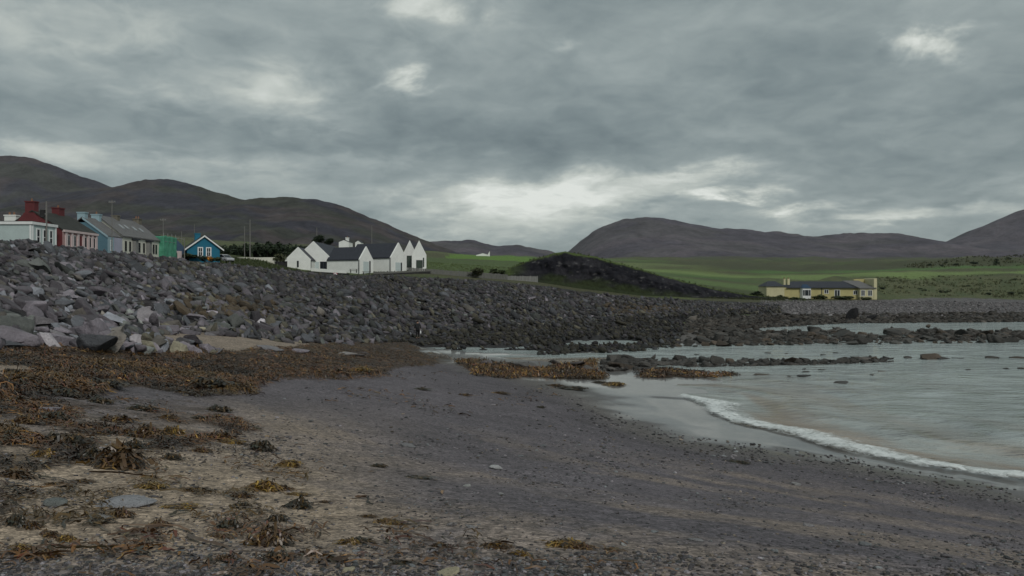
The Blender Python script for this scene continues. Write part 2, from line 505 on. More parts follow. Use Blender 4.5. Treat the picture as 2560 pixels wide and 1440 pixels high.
def land_colour(X, Y, Z):
    px, py = to_px(X, Y, base_h(X, Y))
    n = X.shape
    n1, n2 = fbm(X * .5, Y * .5, 41, 4), fbm(X * 2.3, Y * 2.3, 43, 4)
    nbig = fbm(X * .035, Y * .02, 47, 4)
    col = np.empty(n + (3,))
    L = lambda a, b, t: np.asarray(a) * (1 - t[..., None]) + np.asarray(b) * t[..., None]
    # grassland
    col[:] = L((.050, .068, .020), (.085, .105, .034), sstep(.35, .65, nbig))
    rough = sstep(.46, .62, fbm(X * .06, Y * .045, 51, 5))
    col = L(col, (.062, .058, .030), rough * .8) if False else col * (1 - rough[..., None] * .8) + np.array((.062, .058, .030)) * rough[..., None] * .8
    def paint(mask, c):
        nonlocal col
        m = np.clip(mask, 0, 1)[..., None]
        col = col * (1 - m) + np.asarray(c) * m
    golf = (X > 40) * (Y > 205)
    wob = (fbm(X * .012, Y * .01, 53, 3) - .5) * 60
    yy = Y + wob
    for y0, y1, c in ((236, 262, (.090, .140, .040)), (278, 318, (.055, .105, .026)), (330, 352, (.15, .215, .065)), (395, 440, (.066, .13, .03)), (470, 500, (.115, .15, .055)), (560, 640, (.078, .125, .036))):
        right = np.where(y0 < 325, 1 - sstep(80, 115, X), 1) * np.where(y0 > 465, 1 - sstep(90, 140, X), 1)
        paint(golf * sstep(y0 - 5, y0, yy) * (1 - sstep(y1, y1 + 5, yy)) * right * .9, c)
    paint(sstep(75, 105, X) * sstep(200, 212, Y) * (1 - sstep(300, 325, Y)) * .85, (.088, .096, .040))
    paint(sstep(75, 105, X) * sstep(200, 212, Y) * (1 - sstep(300, 325, Y)) * sstep(.5, .62, n1), (.060, .076, .028))
    paint(sstep(100, 135, X) * sstep(430, 450, Y) * (1 - sstep(650, 700, Y)) * .8, (.048, .052, .024))
    field = (X > -35) * (X < 30) * (Y > 192)
    paint(field * sstep(400, 420, yy) * .9, (.09, .175, .02))
    paint(field * (1 - sstep(300, 400, yy)) * .7, (.06, .10, .022))
    far = sstep(700, 1400, np.hypot(X, Y))
    paint(far * .85, (.050, .050, .040))
    # beach
    beach = ((Y < 72) & (Z < 4.6) & (X > -40)) | (Z < .4) | ((Y < 5) & (X > -30))
    shingle = np.array((.098, .087, .097)) * (.75 + .5 * n1)[..., None]
    sand = np.array((.27, .212, .158)) * (.85 + .3 * n1)[..., None]
    stri = fbm(Z * 3.2 + n1 * .6, (Y - X) * .05, 61, 4)
    stri2 = fbm(Z * 14 + n2 * .4, (Y - X) * .10, 63, 3)
    s = 1.15 * np.exp(-((px - 180) / 560) ** 2 - ((py - 1250) / 150) ** 2) + .38 * sstep(980, 1100, py) * (1 - sstep(700, 1150, px))
    brk = sstep(.42, .62, fbm(X * .16 + Z, Y * .16, 67, 4))
    s = s * (.6 + .8 * stri2) + .46 * sstep(.50, .74, stri + (n2 - .5) * .30) * sstep(.55, 1.2, Z) * brk * (.55 + .45 * (py > 1180))
    s = s - .55 * sstep(1330, 1440, py) * (1 - sstep(500, 900, px))
    patch = in_poly(px, py, [(280, 832), (500, 830), (720, 851), (850, 857), (800, 872), (600, 888), (430, 862)])
    s = np.where(patch, .8, s)
    s = np.where(in_poly(px, py, SANDGAP), .9, s)
    s = np.clip(s, 0, 1) * sstep(.4, .8, Z)
    wet = 1 - sstep(.28, .62, Z + (n1 - .5) * .3)
    bc = shingle * (1 - s[..., None]) + sand * s[..., None]
    bc = bc * (1 - .30 * sstep(.3, .9, 1.25 - Z) * (1 - wet))[..., None]
    bc = bc * (1 - wet[..., None]) + np.array((.105, .096, .090)) * wet[..., None]
    col = np.where(beach[..., None], bc, col)
    # shingle at the head of the bay and the weedy stones below it
    head = in_poly(px, py, [(1800, 762), (1950, 754), (2200, 750), (2330, 744), (2560, 750), (4000, 752), (4000, 790), (2560, 790), (1900, 795)])
    paint(head * 1.0, (.11, .103, .105)); paint(head * sstep(.45, .6, n1) * .7, (.075, .068, .072)); paint(head * sstep(.55, .66, n2) * .6, (.16, .15, .148))
    paint(in_poly(px, py, DARKBAND) * 1.0, (.028, .024, .020))
    rock = in_poly(px, py, ROCK_POLY)
    paint(rock * 1.0, (.026, .024, .025))  # near-black painted under the boulders as shade in their gaps
    mat = in_poly(px, py, MAT_POLY) & ~in_poly(px, py, SANDGAP)
    mt = mat * sstep(.25, .42, fbm(X * .9, Y * .9, 71, 3) + .12)
    paint(mt * .9, (.040, .024, .011)); 
    m2 = in_poly(px, py, MAT2_POLY) * sstep(.44, .58, fbm(X * .9, Y * 1.6, 73, 4))
    paint(m2 * .55, (.048, .030, .016))
    paint((in_poly(px, py, SPIT_POLY) | in_poly(px, py, SPIT2_POLY)) * .9, (.045, .027, .012))
    # road and paving behind the bank
    road = (X > -56) & (X < -51) & (Y > 60) & (Y < 150)
    paint(road * 1.0, (.07, .07, .07))
    wetattr = np.where(beach, 1 - sstep(.16, .40, Z + (n1 - .5) * .12), 0) * (Y < 75) * ~rock
    return np.clip(col, 0, 1), wetattr

def build_ground():
    fine = np.linspace(-38, 38, 560)
    coarse = np.linspace(38, 322, 110)[1:-1]
    ang = np.radians(np.concatenate([fine, coarse]))
    rad = np.concatenate([np.geomspace(.6, 3.5, 14)[:-1], np.geomspace(3.5, 260, 330), np.geomspace(260, 14000, 75)[1:]])
    A, R = np.meshgrid(ang, rad)
    X, Y = R * np.sin(A), R * np.cos(A)
    Z = ground(X, Y)
    col, wet = land_colour(X, Y, Z)
    nr, na = X.shape
    V = np.column_stack([X.ravel(), Y.ravel(), Z.ravel()])
    idx = np.arange(nr * na).reshape(nr, na)
    nx = np.roll(idx, -1, axis=1)
    Q = np.stack([idx[:-1], nx[:-1], nx[1:], idx[1:]], -1).reshape(-1, 4)[:, ::-1]
    # close the middle
    V = np.vstack([V, [0, 0, float(Z[0].mean())]])
    c = len(V) - 1
    tri = np.column_stack([idx[0], nx[0], np.full(na, c), np.full(na, c)])
    me = bpy.data.meshes.new('ground')
    faces_t = np.column_stack([idx[0], nx[0], np.full(na, c)])
    colf = np.vstack([col.reshape(-1, 3), col[0, 0][None]])
    wetf = np.append(wet.ravel(), 0)
    me = mesh_np('ground', V, Q, colf, {'Wet': wetf}, smooth=True)
    m, nt, b = new_mat('ground_cover')
    p = geo_pos(nt)
    base = attr(nt, 'Col'); wetn = attr(nt, 'Wet', 'Fac')
    vor = nt.nodes.new('ShaderNodeTexVoronoi'); vor.inputs['Scale'].default_value = 22
    nt.links.new(p, vor.inputs['Vector'])
    vor2 = nt.nodes.new('ShaderNodeTexVoronoi'); vor2.inputs['Scale'].default_value = 60
    nt.links.new(p, vor2.inputs['Vector'])
    sepc = nt.nodes.new('ShaderNodeSeparateColor'); nt.links.new(vor.outputs['Color'], sepc.inputs[0])
    sepc2 = nt.nodes.new('ShaderNodeSeparateColor'); nt.links.new(vor2.outputs['Color'], sepc2.inputs[0])
    n1 = tex_noise(nt, p, 1.1, 6, .62)
    n2 = tex_noise(nt, p, 6.0, 6, .68)
    dry = nt.nodes.new('ShaderNodeMath'); dry.operation = 'SUBTRACT'; dry.inputs[0].default_value = 1; nt.links.new(wetn, dry.inputs[1])
    def grain(f, lo, hi):
        mm = maprange(nt, f, 0, 1, lo, hi)
        q = nt.nodes.new('ShaderNodeMix'); q.inputs[2].default_value = 1.0
        nt.links.new(dry.outputs[0], q.inputs[0]); nt.links.new(mm, q.inputs[3])
        return q.outputs[0]
    c = mulcol(nt, base, grain(sepc.outputs[0], .55, 1.5))
    c = mulcol(nt, c, grain(sepc2.outputs[0], .6, 1.45))
    c = mulcol(nt, c, maprange(nt, n1, .3, .7, .8, 1.2))
    c = mulcol(nt, c, maprange(nt, n2, .3, .7, .7, 1.3))
    nt.links.new(c, b.inputs['Base Color'])
    rgh = nt.nodes.new('ShaderNodeMix')
    rgh.inputs[2].default_value = .85; rgh.inputs[3].default_value = .32
    nt.links.new(wetn, rgh.inputs[0])
    nt.links.new(rgh.outputs[0], b.inputs['Roughness'])
    b.inputs['Specular IOR Level'].default_value = .4
    cw_ = nt.nodes.new('ShaderNodeMath'); cw_.operation = 'MULTIPLY'; cw_.inputs[1].default_value = .55
    nt.links.new(wetn, cw_.inputs[0]); nt.links.new(cw_.outputs[0], b.inputs['Coat Weight'])     # a film of water on the wet sand
    b.inputs['Coat Roughness'].default_value = .06
    b.inputs['Coat IOR'].default_value = 1.4
    hsum = nt.nodes.new('ShaderNodeMath'); hsum.operation = 'ADD'
    nt.links.new(sepc.outputs[0], hsum.inputs[0]); nt.links.new(n2, hsum.inputs[1])
    b1 = nt.nodes.new('ShaderNodeBump'); b1.inputs['Distance'].default_value = .035
    nt.links.new(hsum.outputs[0], b1.inputs['Height']); nt.links.new(dry.outputs[0], b1.inputs['Strength'])
    nt.links.new(b1.outputs[0], b.inputs['Normal'])
    return tag(link('ground', me, None, m), 'beach of purple grey shingle and sand running into green fields', None, None, 'structure')
build_ground()

# ------------------------------------------------------------------ the sea
def build_sea():
    xs = np.concatenate([[-300, -60, -20], np.linspace(-8, 26, 150), np.linspace(27, 110, 70), [130, 180, 300, 800, 3000, 9000]])
    ys = np.concatenate([[-9000, -2000, -400, -100, -30, 0], np.linspace(6, 70, 240), np.linspace(71, 140, 60), [180, 240]])
    X, Y = np.meshgrid(xs, ys)
    d = dist_to_foam(X, Y)
    sw = np.where((Y < 72) & (Y > 8) & (X < 60), 1.0, 0)
    Z = sw * .05 * np.sin(d * 1.5 + 2 * fbm(X * .15, Y * .15, 81, 2)) * np.exp(-((d - 3) / 7) ** 2)
    Z += sw * (fbm(X * .5, Y * .9, 83, 3) - .5) * .05
    Z = np.where(d < 0, Z * .2 - .01, Z)
    Z = np.where((d < -.5) & (Y < 37) & (Y > 5) & (X > 3), -.20, Z)
    murk = np.where(Y < 60, np.exp(-np.clip(d - .3, 0, 99) / 6.5), 0) * (Y > -20)
    murk *= .30 + .95 * sstep(.36, .6, fbm(d * .55 + X * .1, Y * .14, 85, 4))
    nr, na = X.shape
    idx = np.arange(nr * na).reshape(nr, na)
    Q = np.stack([idx[:-1, :-1], idx[:-1, 1:], idx[1:, 1:], idx[1:, :-1]], -1).reshape(-1, 4)
    me = mesh_np('sea', np.column_stack([X.ravel(), Y.ravel(), Z.ravel()]), Q, None, {'Murk': np.clip(murk, 0, 1).ravel()}, smooth=True)
    m, nt, b = new_mat('sea_water')
    p = geo_pos(nt)
    mp = nt.nodes.new('ShaderNodeMapping'); nt.links.new(p, mp.inputs[0])
    mp.inputs['Rotation'].default_value = (0, 0, math.radians(-12)); mp.inputs['Scale'].default_value = (.45, 1.0, 1)
    n1 = tex_noise(nt, mp.outputs[0], 1.0, 5, .6, .6)
    n0 = tex_noise(nt, mp.outputs[0], .30, 6, .62, .8)
    n2 = tex_noise(nt, mp.outputs[0], 5.5, 4, .6, .3)
    mk = attr(nt, 'Murk', 'Fac')
    c = mixcol(nt, mk, (.345, .395, .388), (.265, .215, .165))
    c = mulcol(nt, c, maprange(nt, n0, .35, .65, .74, 1.14))  # light and dark of the ripples put into the base colour
    nt.links.new(c, b.inputs['Base Color'])
    b.inputs['Roughness'].default_value = .07
    b.inputs['IOR'].default_value = 1.33
    b.inputs['Specular IOR Level'].default_value = .5
    nb = bump(nt, n0, .8, .8)
    nb = bump(nt, n1, .34, .8, nb)
    nb = bump(nt, n2, .075, .9, nb)
    nt.links.new(nb, b.inputs['Normal'])
    tag(link('sea', me, None, m), 'grey green shallow sea with small ripples', None, None, 'structure')
    # the breaking edge: a ragged, lumpy ribbon of foam
    seg = np.concatenate([[0], np.cumsum(np.hypot(*np.diff(foam_w, axis=0).T))])
    s = np.linspace(0, seg[-1], 620)
    cx, cyy = np.interp(s, seg, foam_w[:, 0]), np.interp(s, seg, foam_w[:, 1])
    tx, ty = np.gradient(cx, s), np.gradient(cyy, s)
    k = np.ones(41) / 41
    tx, ty = np.convolve(np.pad(tx, 20, 'edge'), k, 'valid'), np.convolve(np.pad(ty, 20, 'edge'), k, 'valid')
    ln = np.hypot(tx, ty); nxv, nyv = -ty / ln, tx / ln
    # make sure the normal points out to sea
    test = dist_to_foam(cx + nxv, cyy + nyv)
    sg = np.where(np.median(test) > 0, 1, -1)
    nxv, nyv = nxv * sg, nyv * sg
    t = np.linspace(0, 1, 36)
    S, Tt = np.meshgrid(s, t)
    yd = np.interp(s, s, cyy)
    wid = (.45 + 1.45 * fbm(s * .45, s * 0, 91, 4)) * np.interp(yd, [15, 24, 30, 38], [.85, 1.3, 1.7, 3.2]) 
    wid *= sstep(0, 3.2, s) * .9 + .1
    inner = -.15 - 1.0 * fbm(s * .7, s * 0 + 4, 93, 4)
    O = inner[None] + (wid - inner)[None] * Tt
    Xf, Yf = cx[None] + nxv[None] * O, cyy[None] + nyv[None] * O
    lump = fbm(Xf * 2.6, Yf * 2.6, 95, 4)
    hp = np.exp(-((Tt - .42) / .26) ** 2) * .14 * (.4 + 1.1 * fbm(s * .6, s * 0 + 9, 97, 3))[None]
    Zf = np.maximum(ground(Xf, Yf), 0) + .02 + hp + (lump - .35) * .07 * np.sin(np.pi * Tt)
    edge = np.minimum(Tt / .35, (1 - Tt) / .80)
    idx = np.arange(S.size).reshape(S.shape)
    Q = np.stack([idx[:-1, :-1], idx[:-1, 1:], idx[1:, 1:], idx[1:, :-1]], -1).reshape(-1, 4)
    mf = mesh_np('foam', np.column_stack([Xf.ravel(), Yf.ravel(), Zf.ravel()]), Q, None, {'Edge': np.clip(edge, 0, 1).ravel()}, smooth=True)
    m, nt, b = new_mat('sea_foam')
    p = geo_pos(nt)
    n1 = tex_noise(nt, p, 3.4, 8, .72, 1.0)
    e = attr(nt, 'Edge', 'Fac')
    a = nt.nodes.new('ShaderNodeMath'); a.operation = 'ADD'
    nt.links.new(maprange(nt, e, 0, 1, -.50, .24), a.inputs[0]); nt.links.new(n1, a.inputs[1])
    nt.links.new(maprange(nt, a.outputs[0], .24, .58, 0, .95), b.inputs['Alpha'])
    nt.links.new(mixcol(nt, maprange(nt, n1, .35, .6, 0, 1), (.44, .48, .475), (.72, .75, .745)), b.inputs['Base Color'])
    b.inputs['Roughness'].default_value = .7
    nt.links.new(bump(nt, n1, .05, .8), b.inputs['Normal'])
    tag(link('sea_foam', mf, None, m), 'white foam of a small wave breaking on the beach', None, None, 'stuff')
build_sea()

# ------------------------------------------------------------------ hills
def hill(pts, D, Wf, Wb, seed, label, foot=45.0, haze_tint=0.0, nu=230, nv=60):
    pts = np.array(pts, float)
    xs = (pts[:, 0] - 1280) / F * D
    X1 = np.linspace(xs[0], xs[-1], nu)
    ridge = np.interp(X1, xs, EYE + (720 - pts[:, 1]) / F * D)
    k = np.ones(5) / 5
    ridge = np.convolve(np.pad(ridge, 2, 'edge'), k, 'valid')
    t = np.concatenate([np.linspace(0, 1, nv), 1 + np.linspace(0, 1, 14)[1:]])
    Yv = np.where(t <= 1, D - Wf * (1 - t), D + Wb * (t - 1))
    X, Y = np.meshgrid(X1, Yv)
    T = np.repeat(t[:, None], nu, 1)
    g = np.where(T <= 1, np.clip(T, 0, 1) ** 1.25, 1 - sstep(1, 2, T) * .95)
    g = np.where(T <= 1, g * (1 - .0) , g)
    sc = D / 3000.0
    gully = fbm(X / (260 * sc), Y / (700 * sc), seed, 5)
    gul2 = fbm(X / (70 * sc), Y / (160 * sc), seed + 9, 4)
    H = np.maximum(ridge[None] - foot, 0)
    Z = foot - 25 + (H + 25) * g
    dent = np.sin(np.pi * np.clip(T, 0, 1)) 
    Z = Z - dent * H * (.30 * (gully - .5) + .08 * (gul2 - .5)) * (T <= 1)
    Z = Z + sstep(.75, 1, T) * ((gul2 - .5) * H * .03 + (fbm(X / (28 * sc), Y / (28 * sc), seed + 15, 4) - .5) * 9 * sc)
    # colour: heather and rock above, green pasture low down
    hf = np.clip((Z - foot) / 260.0, 0, 1)
    n1, n2 = fbm(X / (150 * sc), Y / (120 * sc), seed + 3, 5), fbm(X / (35 * sc), Y / (40 * sc), seed + 5, 4)
    c0, c1, c2, c3 = np.array((.042, .041, .052)), np.array((.064, .054, .055)), np.array((.052, .054, .043)), np.array((.055, .070, .032))
    a = sstep(.42, .62, n1)[..., None]
    col = c0 * (1 - a) + c1 * a
    a = (sstep(.5, .62, fbm(X / (220 * sc), Y / (90 * sc), seed + 7, 4)) * .8)[..., None]
    col = col * (1 - a) + c2 * a
    a = (1 - sstep(.01, .10, hf + (n1 - .5) * .15))[..., None] * .85
    col = col * (1 - a) + c3 * a
    col = col * (.62 + .76 * n2)[..., None]
    col = col * (1 - haze_tint) + np.array((.125, .112, .132)) * haze_tint * (.6 + .8 * n1)[..., None]  # pale purple grey mixed into the colour to imitate distance haze
    idx = np.arange(X.size).reshape(X.shape)
    Q = np.stack([idx[:-1, :-1], idx[:-1, 1:], idx[1:, 1:], idx[1:, :-1]], -1).reshape(-1, 4)
    me = mesh_np('hill', np.column_stack([X.ravel(), Y.ravel(), Z.ravel()]), Q, col.reshape(-1, 3), smooth=True)
    return tag(link('hill', me, None, M_HILL), label, None, None, 'structure')
def hill_mat():
    m, nt, b = new_mat('moorland')
    p = geo_pos(nt)
    base = attr(nt, 'Col')
    n1 = tex_noise(nt, p, .012, 7, .65, .5)
    n2 = tex_noise(nt, p, .06, 5, .65)
    c = mulcol(nt, base, maprange(nt, n1, .3, .7, .72, 1.28))
    c = mulcol(nt, c, maprange(nt, n2, .3, .7, .75, 1.25))
    nt.links.new(c, b.inputs['Base Color'])
    b.inputs['Roughness'].default_value = .95
    b.inputs['Specular IOR Level'].default_value = .1
    nt.links.new(bump(nt, n1, 18, .8), b.inputs['Normal'])
    return m
M_HILL = hill_mat()
hill([(-700,560),(-400,470),(-150,405),(0,389),(40,389),(80,396),(130,412),(180,432),(230,450),(278,467),(330,492),(420,540),(560,620)], 4200, 1700, 1500, 101, 'dark rounded hill at the far left edge behind the red chimneys', haze_tint=.1)
hill([(-300,640),(-100,570),(60,512),(145,487),(200,478),(250,471),(300,463),(340,452),(380,446),(420,448),(470,459),(520,472),(570,487),(612,499),(700,545),(820,610)], 3200, 1600, 1300, 111, 'dark domed hill behind the terrace')
hill([(420,600),(520,535),(580,507),(612,499),(660,494),(720,493),(755,494),(800,500),(850,513),(900,533),(950,553),(1000,576),(1050,596),(1090,612),(1200,650)], 2500, 1250, 1200, 121, 'dark broad hill sloping down behind the white buildings')
hill([(900,640),(990,608),(1060,603),(1120,602),(1150,602),(1165,600),(1185,601),(1205,606),(1240,615),(1265,614),(1290,613),(1340,621),(1370,627),(1430,642),(1500,660)], 3600, 1300, 1000, 131, 'low purple ridge between the two big hills', haze_tint=.45)
hill([(1330,690),(1400,645),(1425,626),(1445,608),(1470,588),(1500,570),(1540,553),(1580,544),(1620,543),(1650,545),(1680,549),(1730,560),(1790,570),(1850,573),(1890,577),(1930,581),(1950,579),(1980,585),(2030,591),(2060,590),(2110,583),(2150,581),(2180,582),(2230,581),(2280,589),(2330,602),(2380,615),(2480,645)], 4000, 1700, 1400, 141, 'long grey purple hill across the bay with a steep left end', haze_tint=.55)
hill([(2230,660),(2310,622),(2360,609),(2400,598),(2440,585),(2470,566),(2500,555),(2530,542),(2560,527),(2650,495),(2800,470),(3100,520),(3500,640)], 5200, 2000, 1700, 151, 'grey hill rising out of the picture at the right edge', haze_tint=.55)

# ------------------------------------------------------------------ headland with an eroded dark face
def build_headland():
    crest = np.array([(1225,700),(1250,684),(1280,668),(1330,649),(1380,636),(1410,632),(1440,634),(1480,641),(1530,655),(1600,673),(1700,702),(1800,727),(1870,737),(1930,746),(1985,752)], float)
    nu, Yc = 260, 201.0
    px = np.linspace(1225, 1985, nu)
    X1 = (px - 1280) / F * Yc
    zc = EYE + (720 - np.interp(px, crest[:, 0], crest[:, 1])) / F * Yc
    zb = base_h(X1 * .93, np.full(nu, 186.0)) - .6
    zr = base_h(X1, np.full(nu, 226.0)) - 1.0
    zc = np.maximum(zc, zb + .2) + (fbm(px * .02, px * 0, 161, 4) - .5) * .5
    rows = []
    for t in np.linspace(0, 1, 70):
        if t < .16:      # grassy toe
            q = t / .16; y = 184.5 + 3.5 * q; z = zb + (zc - zb) * .16 * q ** 1.2; kind = 0
        elif t < .62:    # the bare face
            q = (t - .16) / .46; y = 188 + 5.0 * q ** 1.15; z = zb + (zc - zb) * (.16 + .76 * q ** .85); kind = 1
        elif t < .74:    # overhanging turf lip, rounded top
            q = (t - .62) / .12; y = 193 + 8.0 * q; z = zb + (zc - zb) * (.925 + .075 * math.sin(q * math.pi / 2)); kind = 2
        else:
            q = (t - .74) / .26; y = 201 + 27 * q; z = zc + (zr - zc) * (q * q * (3 - 2 * q)); kind = 2
        rows.append((np.full(nu, y), z, np.full(nu, kind), np.full(nu, t)))
    Y = np.array([r[0] for r in rows]); Z = np.array([r[1] for r in rows]); K = np.array([r[2] for r in rows]); T = np.array([r[3] for r in rows])
    X = np.repeat(X1[None], len(rows), 0) * (Y / Yc) ** .6
    face = np.exp(-((T - .4) / .2) ** 2)
    Y = Y + face * (fbm(X * .45, Z * .22, 163, 4) - .5) * 4.0 + face * (fbm(X * 1.6, Z * 1.2, 165, 3) - .5) * 1.5
    Z = Z + (K == 2) * (fbm(X * .7, Y * .7, 167, 3) - .4) * .35
    n1, n2 = fbm(X * .35, Z * .9, 169, 4), fbm(X * 1.6, Z * 2.2, 171, 3)
    dark = np.array((.012, .012, .016)); lite = np.array((.030, .029, .034)); grass = np.array((.070, .098, .026)); dgr = np.array((.026, .034, .015))
    col = dark + (lite - dark) * (sstep(.45, .7, n1) * .8)[..., None]
    col = col + np.array((.06, .058, .056)) * sstep(.72, .8, n2)[..., None]
    toe = (1 - sstep(.15, .30, T + (n1 - .5) * .22)) * sstep(1300, 1380, px)[None] * (1 - sstep(1650, 1800, px))[None]
    col = col * (1 - toe[..., None]) + dgr * (.7 + .7 * n2)[..., None] * toe[..., None]
    top = sstep(.60, .65, T + (n2 - .5) * .06)
    gr = grass * (.55 + .9 * fbm(X * .8, Y * .8, 173, 3))[..., None]
    col = col * (1 - top[..., None]) + gr * top[..., None]
    lft = (1 - sstep(1240, 1330, px))[None] * sstep(.2, .4, T) 
    col = col * (1 - lft[..., None]) + gr * lft[..., None]
    idx = np.arange(X.size).reshape(X.shape)
    Q = np.stack([idx[:-1, :-1], idx[:-1, 1:], idx[1:, 1:], idx[1:, :-1]], -1).reshape(-1, 4)
    me = mesh_np('headland', np.column_stack([X.ravel(), Y.ravel(), Z.ravel()]), Q, col.reshape(-1, 3), smooth=True)
    m, nt, b = new_mat('eroded_earth')
    p = geo_pos(nt)
    n2 = tex_noise(nt, p, 1.6, 6, .7)
    nt.links.new(mulcol(nt, attr(nt, 'Col'), maprange(nt, n2, .3, .7, .65, 1.35)), b.inputs['Base Color'])
    b.inputs['Roughness'].default_value = .9
    b.inputs['Specular IOR Level'].default_value = .15
    nt.links.new(bump(nt, n2, .35, 1.0), b.inputs['Normal'])
    k = (T > .60) & (T < .78) & (np.random.default_rng(3).random(T.shape) < .06)
    global CREST
    CREST = (X[k], Y[k], Z[k])
    tag(link('headland', me, None, m), 'grassy mound with a dark eroded face above the rocks', None, None, 'structure')
build_headland()
# ------------------------------------------------------------------ stones: prototypes
def ico(sub):
    bm = bmesh.new()
    bmesh.ops.create_icosphere(bm, subdivisions=sub, radius=1)
    V = np.array([v.co[:] for v in bm.verts]); T = np.array([[v.index for v in f.verts] for f in bm.faces])
    bm.free()
    return V, T
ICO = {k: ico(k) for k in (1, 2, 3, 4)}
def rock_shape(sub, seed, cuts=11, soft=.06):
    r = np.random.default_rng(seed)
    V, T = ICO[sub]
    V = V.copy()
    n0 = r.normal(size=(3, 3))
    V *= (1 + .12 * np.sin(V @ n0[0] * 2.1 + 1) + .08 * np.sin(V @ n0[1] * 3.4))[:, None]
    for i in range(cuts):
        n = r.normal(size=3); n /= np.linalg.norm(n)
        if i == 0: n = np.array((.1, .05, 1.0)) / np.linalg.norm((.1, .05, 1.0))
        d = r.uniform(.30, .80)
        t = V @ n - d
        V = V - np.where(t > 0, t * (1 - soft), 0)[:, None] * n
    if sub >= 3:
        V *= (1 + .018 * np.sin(V @ r.normal(size=3) * 9) + .012 * np.sin(V @ r.normal(size=3) * 17))[:, None]
    return V / np.abs(V).max(), T

def rotm(rx, ry, rz):
    """rotation matrices Rz @ Ry @ Rx for arrays of angles"""
    cx, sx, cy_, sy, cz_, sz = np.cos(rx), np.sin(rx), np.cos(ry), np.sin(ry), np.cos(rz), np.sin(rz)
    R = np.empty((len(rx), 3, 3))
    R[:, 0, 0] = cz_ * cy_; R[:, 0, 1] = cz_ * sy * sx - sz * cx; R[:, 0, 2] = cz_ * sy * cx + sz * sx
    R[:, 1, 0] = sz * cy_; R[:, 1, 1] = sz * sy * sx + cz_ * cx; R[:, 1, 2] = sz * sy * cx - cz_ * sx
    R[:, 2, 0] = -sy; R[:, 2, 1] = cy_ * sx; R[:, 2, 2] = cy_ * cx
    return R

def scatter_mesh(name, protos, which, pos, rot, scl, colr, mat, label):
    """many small stones joined into one uncountable mass"""
    Vs, Ts, Cs, off = [], [], [], 0
    for k, (pv, pt) in enumerate(protos):
        m = which == k
        if not m.any(): continue
        R = rotm(*rot[m].T)
        sv = pv[None] * scl[m][:, None, :]
        w = np.einsum('nij,nvj->nvi', R, sv) + pos[m][:, None, :]
        n = m.sum()
        Vs.append(w.reshape(-1, 3))
        Ts.append((pt[None] + (np.arange(n) * len(pv))[:, None, None] + off).reshape(-1, 3))
        Cs.append(np.repeat(colr[m], len(pv), 0))
        off += n * len(pv)
    me = mesh_np(name, np.vstack(Vs), np.vstack(Ts), np.vstack(Cs))
    return tag(link(name, me, None, mat), label, None, None, 'stuff')

ORD = ['', 'leftmost', 'second', 'third', 'fourth', 'fifth', 'sixth', 'seventh', 'eighth', 'ninth', 'tenth', 'eleventh', 'twelfth', 'thirteenth', 'fourteenth', 'fifteenth',
       'sixteenth', 'seventeenth', 'eighteenth', 'nineteenth', 'twentieth']
def finish_labels(items):
    """items: (object, px, text); where several read alike, say which by its place in the row"""
    by = {}
    for o, px, s in items: by.setdefault(s, []).append((px, o))
    for s, lst in by.items():
        lst.sort(key=lambda q: q[0])
        n = len(lst)
        for i, (px, o) in enumerate(lst):
            if n == 1: t = s
            elif i == 0: t = s + ', leftmost'
            elif i == n - 1: t = s + ', rightmost'
            elif i < 20: t = s + ', ' + ORD[i + 1] + ' from left'
            else: t = s + ', ' + ORD[min(20, n - i)] + ' from right'
            o['label'] = t

BIG = [rock_shape(4, 300 + i, 11 + i % 6, .02) for i in range(14)]
MID = [rock_shape(2, 340 + i, 7 + i % 4, .02) for i in range(12)]
LOW = [rock_shape(1, 370 + i, 6 + i % 4, .10) for i in range(12)]
BIG_ME = []
for i, (v, t) in enumerate(BIG):
    me = mesh_np('boulder', v, t); me.materials.append(M_ROCKO); BIG_ME.append(me)

def bank_frac(px, py):
    top = np.interp(px, [-60, 100, 250, 400, 550, 700, 860, 1000, 1200, 1450, 1700, 1950], [603, 609, 629, 644, 659, 673, 689, 690, 700, 728, 748, 760])
    toe = np.interp(px, [0, 300, 480, 700, 860, 1000, 1180, 1350, 1690, 1750, 1950], [868, 882, 850, 850, 856, 854, 878, 884, 866, 800, 778])
    return (py - top) / (toe - top)

def rock_colour(px, py, r, n):
    f = np.clip(bank_frac(px, py), 0, 1)
    left = 1 - sstep(150, 900, px)
    light = np.clip(.10 + .95 * f ** 1.7 * left + .22 * left + .16 * f, 0, 1)
    hue = r.random(n)[:, None]
    pal = np.where(hue < .40, (.176, .158, .178), np.where(hue < .62, (.168, .174, .194), np.where(hue < .80, (.148, .137, .145), np.where(hue < .92, (.160, .168, .158), (.178, .160, .142)))))
    flat = low_flat(px, py)
    val = (.225 + .74 * light) * np.exp(r.normal(0, .46, n)) * (1 - .50 * flat)
    olive = ((r.random(n) < .16) & (px > 350)) | (r.random(n) < .5 * flat)
    pal = np.where(olive[:, None], np.array((.165, .150, .110)), pal)
    val = np.where(r.random(n) < .04, val * 1.5, val)
    return pal * val[:, None], hue[:, 0]

def zone_name(px):
    for lim, nm in ((120, 'under the flat-roofed house'), (250, 'under the red house'), (400, 'under the cream terrace'), (560, 'under the blue gable'), (710, 'under the dark hedge'),
                    (880, 'under the small white gable'), (1070, 'under the white gables'), (1350, 'under the grey fence'), (1650, 'under the dark headland'), (9999, 'right of the headland')):
        if px < lim: return nm

